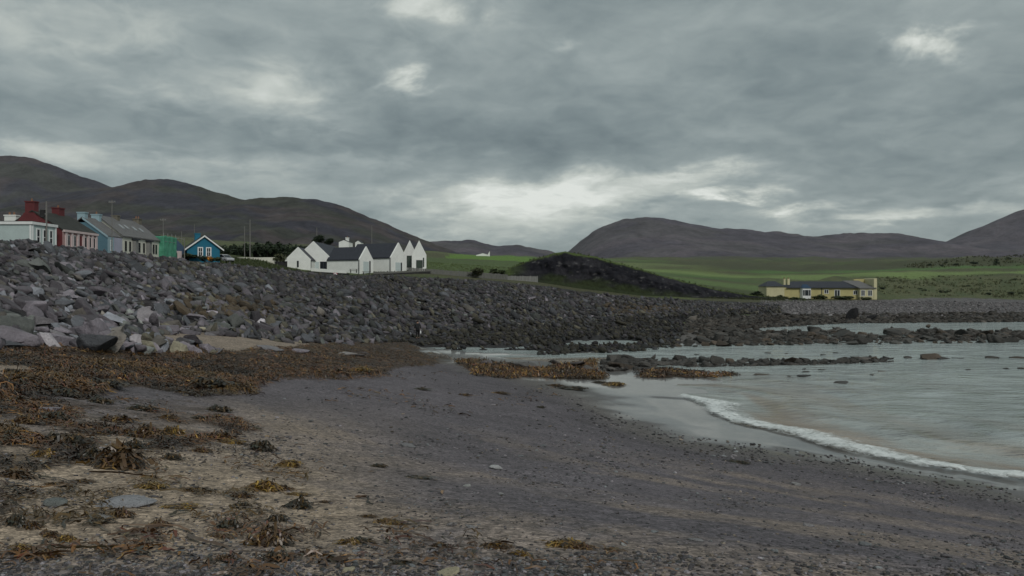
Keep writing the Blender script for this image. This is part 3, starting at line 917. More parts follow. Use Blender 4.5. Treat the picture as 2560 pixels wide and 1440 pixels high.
def build_bank():
    r = np.random.default_rng(5)
    M = 230000
    # even in the picture's depth: draw by area, keep by how many stones a square metre holds
    X = r.uniform(-78, 95, M); Y = r.uniform(20, 200, M)
    z = base_h(X, Y)
    px, py = to_px(X, Y, z)
    wob = np.where(px > 1020, (fbm(px * .013, py * .05, 251, 4) - .5) * 26, 0) * sstep(790, 850, py)
    ok = in_poly(px, py - 5 + wob, ROCK_POLY) & ~((np.abs(X + 8.85) < .9) & (np.abs(Y - 74.0) < 1.9)) & (px > -260) & (px < 2750)
    X, Y, z, px, py = X[ok], Y[ok], z[ok], px[ok], py[ok]
    f = bank_frac(px, py)
    D = np.interp(Y, [25, 45, 70, 100, 150, 185], [.95, .70, .60, .64, .74, .80])
    flat = low_flat(px, py)                                     # the low stony flat by the water: small stones
    D = D * (1 - flat) + .36 * flat
    D = np.where(px > 1640, np.minimum(D, .85), D)
    D = D * np.exp(r.normal(0, .42, len(D)))
    D = np.where(r.random(len(D)) < .02 * (1 - flat), D * 1.55, D)
    D = np.clip(D, .25, np.where(f > .75, 2.0, 1.6))
    D = np.where((px > 280) & (py > 832), np.minimum(D, .8), D)
    D = np.where(f < .06, np.minimum(D, .8), D)
    D = np.where(px > 1690, np.minimum(D, .8), D)
    D = np.where((px > 1200) & (flat < .5), D * .85, D)
    area = 173 * 180 / M
    open_ = (flat > .5) & (pools(X, Y) > .60) & (z < .9)
    keep = ~open_ & (r.random(len(D)) < area * 1.28 / (D * D * .80))
    X, Y, z, px, py, D, f = [a[keep] for a in (X, Y, z, px, py, D, f)]
    n = len(X)
    z = ground(X, Y)
    scl = D[:, None] * .5 * np.column_stack([r.uniform(1.0, 1.9, n), r.uniform(.7, 1.15, n), r.uniform(.40, 1.0, n)])
    rot = np.column_stack([r.normal(.15, .35, n), r.normal(.42, .38, n), r.normal(0, .7, n)])
    pos = np.column_stack([X, Y, z + D * r.uniform(-.05, .32, n)])
    col, hue = rock_colour(px, py, r, n)
    # weed stained patches
    w = (in_poly(px, py, WEEDROCK) | in_poly(px, py, WEEDROCK2)) & (r.random(n) < .55)
    col[w] = np.array((.075, .056, .036)) * r.uniform(.5, 1.4, w.sum())[:, None]
    score = D / Y * ((px > -15) & (px < 2575))
    order = np.argsort(-score)
    top = order[:300]
    items = []
    for i in top:
        k = int(r.integers(len(BIG)))
        o = bpy.data.objects.new('boulder', BIG_ME[k]); COL.objects.link(o)
        o.location = pos[i]; o.rotation_euler = rot[i]; o.scale = scl[i]
        o.color = (*col[i], 1)
        h = hue[i]
        cname = 'purplish grey' if h < .40 else 'bluish grey' if h < .62 else 'dull purple' if h < .80 else 'greenish grey' if h < .92 else 'brownish grey'
        lum = col[i].mean()
        cname = ('pale ' if lum > .20 else 'dark ' if lum < .105 else '') + cname
        shape = 'slab' if scl[i, 2] < .5 * scl[i, 0] else 'long boulder' if scl[i, 0] > 1.45 * scl[i, 1] else 'blocky boulder'
        size = 'big ' if D[i] > 1.75 else ''
        fr = f[i]
        hgt = 'low on the bank' if fr > .86 else 'at mid bank' if fr > .6 else 'upper bank' if fr > .3 else 'atop the bank'
        o['category'] = 'boulder'; o['group'] = 'boulders of the rock bank'
        items.append((o, px[i], f'{size}{cname} {shape} {hgt} {zone_name(px[i])}'))
    finish_labels(items)
    rest = order[300:]
    near = Y[rest] < 62
    for msk, protos, nm in ((near, MID, 'boulders_near'), (~near, LOW, 'boulders_far')):
        q = rest[msk]
        scatter_mesh('boulder_bank', protos, r.integers(0, len(protos), len(q)), pos[q], rot[q], scl[q], col[q], M_ROCK, 'grey and purple boulders piled up the shore below the houses')
    print('bank rocks', n, 'near', near.sum())
build_bank()

REEF = [(1690, 838), (1850, 829), (2000, 831), (2110, 826), (2150, 844), (2220, 838), (2330, 829), (2480, 834), (2750, 840), (2750, 857), (2480, 857), (2300, 860), (2050, 863), (1850, 866), (1690, 867)]
def build_reef():
    r = np.random.default_rng(17)
    items = []
    def put(px, py, wpx, hpx, name, text, grp, dark=1.0, sink=.25, flatz=None):
        Y = EYE * F / (py - 720)
        X = PX(px, Y)
        w = wpx / F * Y
        h = hpx / F * Y
        k = int(r.integers(len(BIG)))
        o = bpy.data.objects.new(name, BIG_ME[k]); COL.objects.link(o)
        o.scale = (w * .56, w * r.uniform(.38, .55), max(h * .62, .1))
        o.rotation_euler = (r.normal(0, .12), r.normal(.12, .18), r.normal(0, .5))
        zb = min(0.0, float(base_h(np.array([X]), np.array([Y]))[0]) ) if flatz is None else flatz
        o.location = (X, Y + w * .2, max(zb, -.05) + h * .5 - h * sink)
        c = np.array((.060, .057, .052)) * dark * r.uniform(.65, 1.5)
        if r.random() < .25: c = c * np.array((1.15, .95, .8))
        o.color = (*c, 1)
        o['category'] = 'rock'; o['group'] = grp
        items.append((o, px, text))
        return o
    # first row of the reef out in the water
    M = 5000
    qx, qy = r.uniform(1690, 2600, M), r.uniform(826, 868, M)
    ok = in_poly(qx, qy, REEF)
    qx, qy = qx[ok], qy[ok]
    sel = []
    for x, y in zip(qx, qy):
        wp = min(56, 25 * math.exp(r.normal(0, .42)))
        if all(abs(x - a) > .30 * (wp + b) or abs(y - c) > 3.6 for a, c, b in sel):
            sel.append((x, y, wp))
        if len(sel) >= 255: break
    for x, y, wp in sel:
        side = 'left' if x < 1980 else 'middle' if x < 2280 else 'right'
        row = 'back' if y < 840 else 'front' if y > 854 else 'central'
        kind = 'broad low' if wp > 38 else 'small' if wp < 24 else 'rounded'
        put(x, y, wp, wp * r.uniform(.34, .66), 'reef_rock', f'{kind} dark rock at {row} edge of long reef, {side} part' if row != 'central' else f'{kind} dark rock inside {side} part of long reef', 'rocks of the long reef')
    for x, y, w, h, t in ((2118, 846, 75, 32, 'big dark rock standing up where the reef leaves the shore'), (2325, 836, 60, 26, 'dark rock with a small perched stone on the far reef edge'),
                       (2250, 836, 80, 20, 'long low rock left of the perched stone on the far reef'), (2420, 841, 50, 26, 'dark rounded rock rising from the right part of the reef'),
                       (2470, 840, 48, 20, 'flat topped dark rock near the right end of the reef'), (2322, 818, 16, 10, 'small stone perched on a rock of the far reef')):
        if y == 818:
            Y = EYE * F / (838 - 720)
            o = put(x, 838, w, h, 'perched_stone', t, None); o.location = (PX(x, Y), Y, PZ(814, Y)); o['group'] = 'rocks of the long reef'
        else:
            put(x, y, w, h, 'reef_rock', t, 'rocks of the long reef')
    # second, broken row nearer the camera
    for x, y, w, h in ((1535, 908, 46, 22), (1578, 906, 40, 18), (1560, 926, 70, 18), (1620, 918, 40, 14), (1655, 914, 36, 15), (1622, 903, 34, 13), (1662, 904, 34, 14), (1698, 904, 40, 18), (1735, 908, 36, 18), (1762, 907, 34, 18), (1790, 911, 48, 20),
                       (1830, 908, 26, 17), (1858, 911, 30, 10), (1888, 912, 26, 10), (1915, 908, 28, 14), (1948, 911, 40, 14), (1985, 909, 46, 18), (2022, 907, 40, 13), (2062, 909, 48, 16), (2108, 908, 30, 15),
                       (2150, 903, 34, 11), (2185, 901, 40, 12), (2215, 902, 32, 6), (2278, 896, 30, 6), (2330, 898, 52, 15), (2362, 898, 46, 8), (2405, 897, 34, 4), (2492, 896, 34, 7), (2548, 896, 40, 6)):
        ktxt = 'rounded' if h > .45 * w else 'flat'
        part = 'left' if x < 1700 else 'middle' if x < 2000 else 'right'
        put(x, y, w * 1.12, h * 1.4, 'reef_rock', f'{ktxt} dark rock in the {part} part of the nearer broken row', 'rocks of the nearer broken row', .9)
    for x, y, w in ((1905, 937, 42), (2012, 924, 28), (2014, 931, 26), (2055, 925, 22), (2016, 941, 40), (1975, 941, 14), (2180, 938, 20), (2105, 957, 70), (2205, 929, 22), (2520, 923, 36), (2425, 925, 30), (2560, 922, 26), (1742, 887, 16), (1920, 883, 20), (1968, 884, 18), (2092, 883, 18), (2060, 888, 16)):
        o = put(x, y, w, 4.5, 'awash_rock', ('broad' if w > 34 else 'short' if w < 24 else 'thin') + ' dark rock awash in ' + ('the channel between the two reefs' if y < 890 else 'the open bay at far right' if x > 2300 else 'the bay just off the spit'), 'rocks awash in the shallow water', .8, .1)
        o.rotation_euler = (0, 0, 0)
    # stones seen on the weed spit and the far shingle
    for x, y, w, h, c, t in ((1222, 920, 42, 22, (.125, .112, .115), 'rounded purple grey boulder among weed at the start of the spit'), (1325, 926, 95, 20, (.11, .105, .102), 'long smooth grey boulder lying in the weed of the spit'),
                             (1450, 920, 60, 18, (.10, .088, .085), 'brown grey rock on top of the weed spit'), (1390, 915, 50, 12, (.085, .075, .07), 'low brownish rock at the far side of the spit'),
                             (1470, 932, 40, 12, (.1, .09, .085), 'small grey rock sunk in the bright weed of the spit')):
        o = put(x, y, w, h, 'spit_rock', t, 'rocks on the weed spit', flatz=.15); o.color = (*c, 1)
    for x, py, Y, w, h, t in ((2136, 797, 126, 36, 36, 'tall black block of rock standing alone on the far shingle'), (2184, 796, 124, 30, 12, 'flat black rock beside the tall black block'), (1990, 803, 118, 34, 7, 'long flat black rock on the weedy stones')):
        o = bpy.data.objects.new('black_rock', BIG_ME[4]); COL.objects.link(o)
        s = Y / F
        o.scale = (w * .56 * s, w * .5 * s, h * .58 * s); o.location = (PX(x, Y), Y, PZ(py, Y) + h * .42 * s)
        o.rotation_euler = (0, -.1, .6); o.color = (.016, .015, .017, 1)
        tag(o, t, 'rock', 'black rocks on the far shingle')
    finish_labels(items)
    # the low broken stones of the nearer row
    M = 9000
    qx, qy = r.uniform(1500, 2250, M), r.uniform(893, 934, M)
    ok = in_poly(qx, qy, [(1510, 902), (1700, 897), (2000, 901), (2230, 897), (2230, 906), (1950, 914), (1720, 918), (1600, 932), (1510, 932)]) & (fbm(qx * .012, qy * .1, 231, 3) > .40)
    qx, qy = qx[ok][:1300], qy[ok][:1300]
    Y = EYE * F / (qy - 720); X = PX(qx, Y); n = len(X)
    D = .34 * np.exp(r.normal(0, .4, n))
    scatter_mesh('reef_stones', LOW, r.integers(0, 12, n), np.column_stack([X, Y, np.maximum(base_h(X, Y), -.04) + .03]), np.column_stack([r.normal(0, .2, n), r.normal(.2, .25, n), r.uniform(0, 6.3, n)]),
                 D[:, None] * .5 * np.column_stack([r.uniform(1, 1.6, n), r.uniform(.8, 1.1, n), r.uniform(.4, .8, n)]), np.array((.05, .046, .042)) * np.exp(r.normal(0, .35, n))[:, None], M_ROCK, 'small dark stones of the nearer broken row')
    # stones of the far shingle below the yellow bungalow
    M = 9000
    qx, qy = r.uniform(1900, 2640, M), r.uniform(752, 790, M)
    Y = np.interp(qy, [752, 765, 775, 790], [192, 172, 150, 132]); X = PX(qx, Y); z = base_h(X, Y); n = M
    D = .30 * np.exp(r.normal(0, .4, n))
    scatter_mesh('far_shingle', LOW, r.integers(0, 12, n), np.column_stack([X, Y, z + .03]), np.column_stack([r.normal(0, .2, n), r.normal(.2, .25, n), r.uniform(0, 6.3, n)]),
                 D[:, None] * .5 * np.column_stack([r.uniform(1, 1.5, n), r.uniform(.8, 1.1, n), r.uniform(.4, .7, n)]), np.array((.15, .14, .143)) * np.exp(r.normal(0, .3, n))[:, None], M_ROCK, 'grey stones of the far shingle below the yellow bungalow')
    # small weedy stones between reef and far shingle, and the broken stones at the water's edge
    M = 60000
    X = r.uniform(20, 150, M); Y = r.uniform(70, 150, M); z = base_h(X, Y); px, py = to_px(X, Y, z)
    ok = (in_poly(px, py, DARKBAND) | in_poly(px, py, REEF)) & (px < 2650)
    X, Y, z = X[ok], Y[ok], np.maximum(z[ok], -.1)
    n = min(len(X), 7000)
    X, Y, z = X[:n], Y[:n], z[:n]
    D = .55 * np.exp(r.normal(0, .4, n))
    scatter_mesh('weedy_stones', LOW, r.integers(0, 12, n), np.column_stack([X, Y, z + .05]), np.column_stack([r.normal(0, .2, n), r.normal(.2, .25, n), r.uniform(0, 6.3, n)]),
                 D[:, None] * .5 * np.column_stack([r.uniform(1, 1.5, n), r.uniform(.8, 1.1, n), r.uniform(.4, .7, n)]),
                 np.array((.048, .042, .036)) * np.exp(r.normal(0, .35, n))[:, None], M_ROCK, 'dark weed covered stones along the low shore')
build_reef()

# ------------------------------------------------------------------ stones and pebbles on the beach
STONE_ME = []
for i in range(10):
    v, t = rock_shape(3, 500 + i, 5, .25)
    me = mesh_np('beach_stone', v, t, smooth=True); me.materials.append(M_ROCKO); STONE_ME.append(me)
def ray_ground(px, py):
    """where the sight line of a pixel meets the ground"""
    lo, hi = np.full(np.shape(px), 2.0), np.full(np.shape(px), 90.0)
    px, py = np.asarray(px, float), np.asarray(py, float)
    ys = np.geomspace(2.5, 95, 140)
    Yg = np.repeat(ys[None], len(px), 0)
    Xg = (px[:, None] - 1280) / F * Yg
    Zg = base_h(Xg, Yg)
    lz = EYE + (720 - py[:, None]) / F * Yg
    below = lz < Zg
    i = np.argmax(below, 1)
    i = np.clip(i, 1, len(ys) - 1)
    a = (lz - Zg)[np.arange(len(px)), i - 1]; b = (lz - Zg)[np.arange(len(px)), i]
    t = a / np.where(np.abs(a - b) < 1e-9, 1e-9, a - b)
    Y = ys[i - 1] + (ys[i] - ys[i - 1]) * np.clip(t, 0, 1)
    return (px - 1280) / F * Y, Y

def build_beach_stones():
    r = np.random.default_rng(23)
    spots = [(318, 1262, 140, 24, (.27, .27, .285), 'large pale grey flat rock half buried in the sand at lower left', 'flat_rock'), (140, 1264, 52, 26, (.13, .14, .135), 'dark wedge shaped stone on the sand left of the pale flat rock', 'beach_stone'),
             (122, 1026, 56, 22, (.22, .20, .22), 'pale purple stone sticking out of the weed near the left edge', 'beach_stone'), (1240, 1172, 34, 17, (.38, .38, .38), 'whitish stone alone on the dark shingle in mid beach', 'beach_stone'),
             (880, 893, 60, 16, (.24, .225, .22), 'pale flat stone lying in the brown weed, right one', 'beach_stone'), (752, 888, 42, 16, (.21, .19, .215), 'lilac grey stone at the edge of the brown weed', 'beach_stone'),
             (676, 880, 60, 14, (.20, .19, .20), 'grey stone between sand patch and brown weed', 'beach_stone'), (1168, 1216, 20, 10, (.3, .3, .29), 'small light stone on bare dark sand in mid beach', 'beach_stone'),
             (870, 1424, 34, 11, (.42, .38, .27), 'cream coloured stone at the bottom edge of the picture', 'beach_stone'), (1120, 1433, 66, 12, (.36, .32, .22), 'long pale piece of driftwood-like stone at bottom edge', 'beach_stone'),
             (265, 1298, 50, 16, (.24, .23, .22), 'pale stone under a small weed clump at lower left', 'beach_stone'), (1020, 1117, 40, 13, (.2, .195, .2), 'grey flat pebble stone on mid beach shingle', 'beach_stone'),
             (1740, 1353, 44, 12, (.22, .215, .22), 'light flat stone on the dark sand at lower right', 'beach_stone'), (1990, 1212, 24, 12, (.3, .3, .3), 'light stone among the dark strandline pebbles', 'beach_stone'),
             (2020, 1316, 30, 12, (.24, .23, .235), 'pale stone on the sand right of centre bottom', 'beach_stone'), (1560, 1362, 18, 10, (.4, .4, .39), 'tiny white stone right of the brown weed clumps', 'beach_stone'),
             (1130, 1312, 26, 12, (.26, .25, .25), 'grey stone on the shingle below mid beach', 'beach_stone'), (1180, 1318, 30, 12, (.25, .245, .25), 'flat grey stone right of another grey stone below mid beach', 'beach_stone'),
             (1255, 1240, 16, 8, (.3, .3, .3), 'small pale stone on mid beach', 'beach_stone')]
    items = []
    pts = np.array([(s[0], s[1]) for s in spots], float)
    X, Y = ray_ground(pts[:, 0], pts[:, 1])
    Z = ground(X, Y)
    def put(x, y, z, wpx, hpx, c, text, nm):
        s = y / F
        o = bpy.data.objects.new(nm, STONE_ME[int(r.integers(10))]); COL.objects.link(o)
        o.scale = (wpx * .55 * s, wpx * r.uniform(.4, .6) * s, hpx * .60 * s)
        o.rotation_euler = (r.normal(0, .08), r.normal(.05, .12), r.normal(0, .35))
        o.location = (x, y, z + hpx * .22 * s)
        o.color = (*c, 1)
        tag(o, text, 'stone', 'stones lying on the beach')
        return o
    for s, x, y, z in zip(spots, X, Y, Z):
        o = put(x, y, z, s[2], s[3], s[4], s[5], s[6])
        if s[6] == 'flat_rock':
            o.scale[1] = o.scale[0] * .85; o.scale[2] *= .75; o.rotation_euler = (.06, .02, .3); o.data = STONE_ME[3]
    # the larger loose stones
    n = 240
    qx = r.uniform(-10, 2570, n); qy = 1000 + 440 * r.random(n) ** .75
    lim = np.interp(qx, [0, 1340, 1560, 1720, 2100, 2560], [985, 985, 1060, 1118, 1175, 1255])
    qy = np.maximum(qy, lim + 15 * r.random(n))
    dens = .25 + .75 * sstep(1300, 1420, qy) + .6 * np.exp(-((qy - lim - 20) / 30) ** 2) * (qx > 1300) + .4 * np.exp(-((qy - 1120) / 30) ** 2) * (qx > 700)
    ok = r.random(n) < dens
    qx, qy = qx[ok], qy[ok]
    X, Y = ray_ground(qx, qy); Z = ground(X, Y)
    for x, y, z, px, py in zip(X, Y, Z, qx, qy):
        w = (9 + 9 * r.random() ** 2) * (1 + .9 * (py > 1330) * r.random())
        lum = .10 + .17 * r.random() ** 1.6
        warm = r.random()
        c = np.array((1.0, .93, .97)) * lum if warm < .6 else np.array((.93, .98, 1.02)) * lum if warm < .85 else np.array((1.08, .95, .78)) * lum
        cn = ('pale ' if lum > .2 else 'dark ' if lum < .13 else '') + ('purplish grey' if warm < .6 else 'bluish grey' if warm < .85 else 'brownish')
        reg = ('along the bottom edge' if py > 1370 else 'on the lower beach' if py > 1250 else 'on the middle beach' if py > 1120 else 'on the upper shingle')
        side = ('at far left' if px < 500 else 'left of centre' if px < 1150 else 'near the centre' if px < 1500 else 'right of centre' if px < 2050 else 'at far right')
        o = put(x, y, z, w, w * r.uniform(.3, .55), c, None, 'beach_stone')
        items.append((o, px, f'{cn} stone {reg} {side}'))
    finish_labels(items)
    # pebbles
    M = 46000
    qx = r.uniform(-40, 2600, M); qy = 965 + 480 * r.random(M) ** .8
    lim = np.interp(qx, [0, 600, 930, 1340, 1480, 1560, 1720, 1900, 2100, 2560], [990, 985, 945, 950, 1030, 1052, 1108, 1130, 1155, 1245])
    strip = np.exp(-((qy - lim - 8) / 26) ** 2) * (qx > 1250)
    cl = fbm(qx * .006, qy * .02, 201, 4)
    dens = (.10 + .9 * sstep(1330, 1430, qy) * (.35 + .65 * (qx < 1500)) + .36 * strip + .55 * sstep(.5, .66, cl) + .3 * np.exp(-((qy - 1110) / 35) ** 2)) * (qy > lim - 18)
    ok = r.random(M) < dens * .72
    qx, qy, strip = qx[ok], qy[ok], strip[ok]
    X, Y = ray_ground(qx, qy); Z = ground(X, Y)
    n = len(X)
    wp = (3.0 + 6.5 * r.random(n) ** 2) * (1 + 1.0 * sstep(1300, 1440, qy) * r.random(n))
    D = wp / F * Y
    lum = (.060 + .24 * r.random(n) ** 2.2) * (1 - .5 * strip)
    lum = np.where(r.random(n) < .025, .38, lum)
    t = r.random(n)[:, None]
    col = np.where(t < .6, (1.0, .92, .98), np.where(t < .85, (.92, .97, 1.0), (1.12, .94, .76))) * lum[:, None]
    P = [rock_shape(1, 540 + i, 3, .4) for i in range(8)]
    scatter_mesh('pebbles', P, r.integers(0, 8, n), np.column_stack([X, Y, Z + D * .12]), np.column_stack([r.normal(0, .15, n), r.normal(0, .15, n), r.uniform(0, 6.3, n)]),
                 D[:, None] * .5 * np.column_stack([r.uniform(1, 1.6, n), r.uniform(.9, 1.3, n), r.uniform(.4, .75, n)]), col, M_ROCK, 'loose pebbles strewn over the shingle and sand')
    print('pebbles', n)
build_beach_stones()
# ------------------------------------------------------------------ seaweed
KCOL = np.array([(.070, .035, .015), (.098, .048, .017), (.050, .028, .014), (.032, .026, .014), (.15, .074, .018), (.20, .115, .024), (.066, .024, .014)])
def ribbons(x0, y0, L, wd, lift, r, zfun, colr, K=6, curl=1.2, heading=None):
    n = len(x0)
    th = r.uniform(0, 2 * np.pi, n) if heading is None else heading
    dth = r.normal(0, curl, n)
    t = np.linspace(0, 1, K)
    TH = th[:, None] + dth[:, None] * t[None] + np.cumsum(r.normal(0, .35, (n, K)), 1)
    st = (L / (K - 1))[:, None]
    X = x0[:, None] + np.cumsum(np.cos(TH) * st, 1); Y = y0[:, None] + np.cumsum(np.sin(TH) * st, 1)
    Z = zfun(X, Y) + .012 + lift[:, None] * np.sin(np.pi * np.clip(t[None] * r.uniform(.8, 1.15, n)[:, None], 0, 1)) * r.uniform(.5, 1.3, (n, K))
    w = wd[:, None] * (.35 + .65 * np.sin(np.pi * (t[None] * .8 + .12))) * r.uniform(.7, 1.3, (n, K)) * .5
    tilt = r.normal(0, .4, n)[:, None]
    sx, sy, sz = -np.sin(TH) * np.cos(tilt), np.cos(TH) * np.cos(tilt), np.sin(tilt) * np.ones_like(TH)
    A = np.stack([X + sx * w, Y + sy * w, Z + np.abs(sz) * w + sz * w], -1)
    B = np.stack([X - sx * w, Y - sy * w, Z + np.abs(sz) * w - sz * w], -1)
    V = np.stack([A, B], 2).reshape(-1, 3)
    base = (np.arange(n) * 2 * K)[:, None] + (np.arange(K - 1) * 2)[None]
    Q = np.stack([base, base + 1, base + 3, base + 2], -1).reshape(-1, 4)
    C = np.repeat(colr, 2 * K, 0)
    return V, Q, C

def kelp_colours(n, r, bright=1.0):
    k = r.choice(7, n, p=[.30, .18, .22, .15, .05, .015, .085])
    return KCOL[k] * np.exp(r.normal(0, .25, n))[:, None] * bright

def build_mats():
    r = np.random.default_rng(31)
    def mat(poly, n, lens, wid, lift, name, label, dens=None, bright=1.0, yellow=0.0):
        pp = np.array(poly)
        x0, x1, y0, y1 = max(pp[:, 0].min(), -120), min(pp[:, 0].max(), 2600), pp[:, 1].min(), pp[:, 1].max()
        M = n * 4
        qx, qy = r.uniform(x0, x1, M), r.uniform(y0, y1, M)
        # wobble the outline so that it frays
        ox, oy = (fbm(qx * .012, qy * .05, 211, 3) - .5) * 90, (fbm(qx * .012, qy * .05, 213, 3) - .5) * 34
        ok = in_poly(qx + ox, qy + oy, poly)
        ok &= ~in_poly(qx, qy, SANDGAP)
        if dens is not None: ok &= r.random(M) < dens(qx, qy)
        qx, qy = qx[ok][:n], qy[ok][:n]
        X, Y = ray_ground(qx, qy)
        m = len(X)
        col = kelp_colours(m, r, bright)
        if yellow:
            q = r.random(m) < yellow
            col[q] = np.array((.20, .115, .022)) * r.uniform(.5, 1.3, q.sum())[:, None]
        cl = fbm(X * .9, Y * .9, 241, 4); cl2 = fbm(X * .45 + 7, Y * .45, 243, 3)
        col = col * (.38 + 1.15 * sstep(.32, .62, cl))[:, None]
        gold = sstep(.56, .66, cl2)[:, None] * .5
        col = col * (1 - gold) + np.array((.120, .075, .020)) * r.uniform(.5, 1.4, m)[:, None] * gold
        V, Q, C = ribbons(X, Y, np.exp(r.normal(0, .3, m)) * lens, np.exp(r.normal(0, .3, m)) * wid, np.exp(r.normal(0, .4, m)) * lift, r, lambda a, b: ground(a, b), col)
        tag(link(name, mesh_np(name, V, Q, C), None, M_KELP), label, None, None, 'stuff')
    patch = lambda qx, qy: .35 + .65 * sstep(.33, .48, fbm(qx * .011, qy * .045, 221, 4))
    mat(MAT_POLY, 34000, .26, .020, .045, 'seaweed_mat', 'thick mat of brown seaweed along the foot of the rock bank', patch)
    sc = lambda qx, qy: sstep(.53, .64, fbm(qx * .010, qy * .038, 223, 4)) 
    mat(MAT2_POLY, 8000, .18, .014, .028, 'seaweed_litter', 'broken brown seaweed scattered over the upper beach', sc)
    mat(SPIT_POLY, 6500, .30, .04, .10, 'seaweed_spit', 'orange brown seaweed heaped on the low spit', None, 1.15, .12)
    mat(SPIT2_POLY, 1800, .34, .05, .09, 'seaweed_spit', 'bright brown seaweed at the tip of the spit by the water', None, 1.2, .14)
    sc3 = lambda qx, qy: sstep(.50, .64, fbm(qx * .008, qy * .03, 227, 4)) * (1 - .75 * sstep(700, 1250, qx)) * (1 - .3 * sstep(1330, 1400, qy))
    mat([(-100, 1160), (420, 1120), (700, 1080), (820, 1170), (900, 1270), (1100, 1330), (1650, 1370), (1650, 1445), (-100, 1445)], 3000, .11, .013, .018, 'seaweed_scraps', 'small scraps of seaweed scattered over sand and pebbles', sc3)
    mat([(950, 930), (1150, 925), (1350, 960), (1420, 1010), (1100, 1040), (800, 1010), (650, 1000)], 420, .22, .03, .03, 'seaweed_scraps', 'thin scraps of weed on the grey shingle', lambda qx, qy: sstep(.5, .62, fbm(qx * .01, qy * .05, 229, 4)))
build_mats()

def clump_proto(seed, kind):
    r = np.random.default_rng(seed)
    n = 130
    a = r.uniform(0, 2 * np.pi, n); q = np.sqrt(r.random(n)) * .75
    ex, ey = q * np.cos(a), q * np.sin(a)
    lob = lambda X, Y: .48 * np.clip(1 - (X / 1.0) ** 2 - (Y / .85) ** 2, 0, 1) * (.35 + 1.2 * fbm(X * 1.7 + seed, Y * 1.7, seed, 3))
    if kind == 'dark': pal = np.array([(.026, .020, .011), (.040, .026, .013), (.020, .021, .013), (.060, .036, .014), (.10, .06, .018)]); p = [.3, .3, .2, .15, .05]
    elif kind == 'brown': pal = np.array([(.055, .031, .014), (.085, .047, .016), (.032, .022, .012), (.13, .075, .018), (.055, .024, .015)]); p = [.3, .25, .2, .13, .12]
    else: pal = np.array([(.15, .09, .016), (.19, .12, .02), (.07, .04, .014), (.11, .058, .014), (.04, .025, .012)]); p = [.3, .2, .2, .2, .1]
    col = pal[r.choice(5, n, p=p)] * np.exp(r.normal(0, .3, n))[:, None]
    V, Q, C = ribbons(ex, ey, np.exp(r.normal(0, .35, n)) * .55, np.exp(r.normal(0, .3, n)) * .085, np.exp(r.normal(0, .5, n)) * .10, r, lob, col, K=7, curl=2.2)
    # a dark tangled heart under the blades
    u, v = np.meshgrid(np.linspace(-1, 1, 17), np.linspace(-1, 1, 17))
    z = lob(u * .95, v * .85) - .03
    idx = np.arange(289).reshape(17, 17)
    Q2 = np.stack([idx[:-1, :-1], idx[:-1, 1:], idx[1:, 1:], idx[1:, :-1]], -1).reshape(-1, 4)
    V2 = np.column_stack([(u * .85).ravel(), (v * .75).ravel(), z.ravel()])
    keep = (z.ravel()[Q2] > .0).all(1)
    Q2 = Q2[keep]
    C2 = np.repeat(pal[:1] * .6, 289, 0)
    me = mesh_np('seaweed_clump', np.vstack([V, V2]), np.vstack([Q, Q2 + len(V)]), np.vstack([C, C2]))
    me.materials.append(M_KELP)
    return me
CLUMPS = {k: [clump_proto(600 + 10 * j + i, k) for i in range(4)] for j, k in enumerate(('dark', 'brown', 'yellow'))}
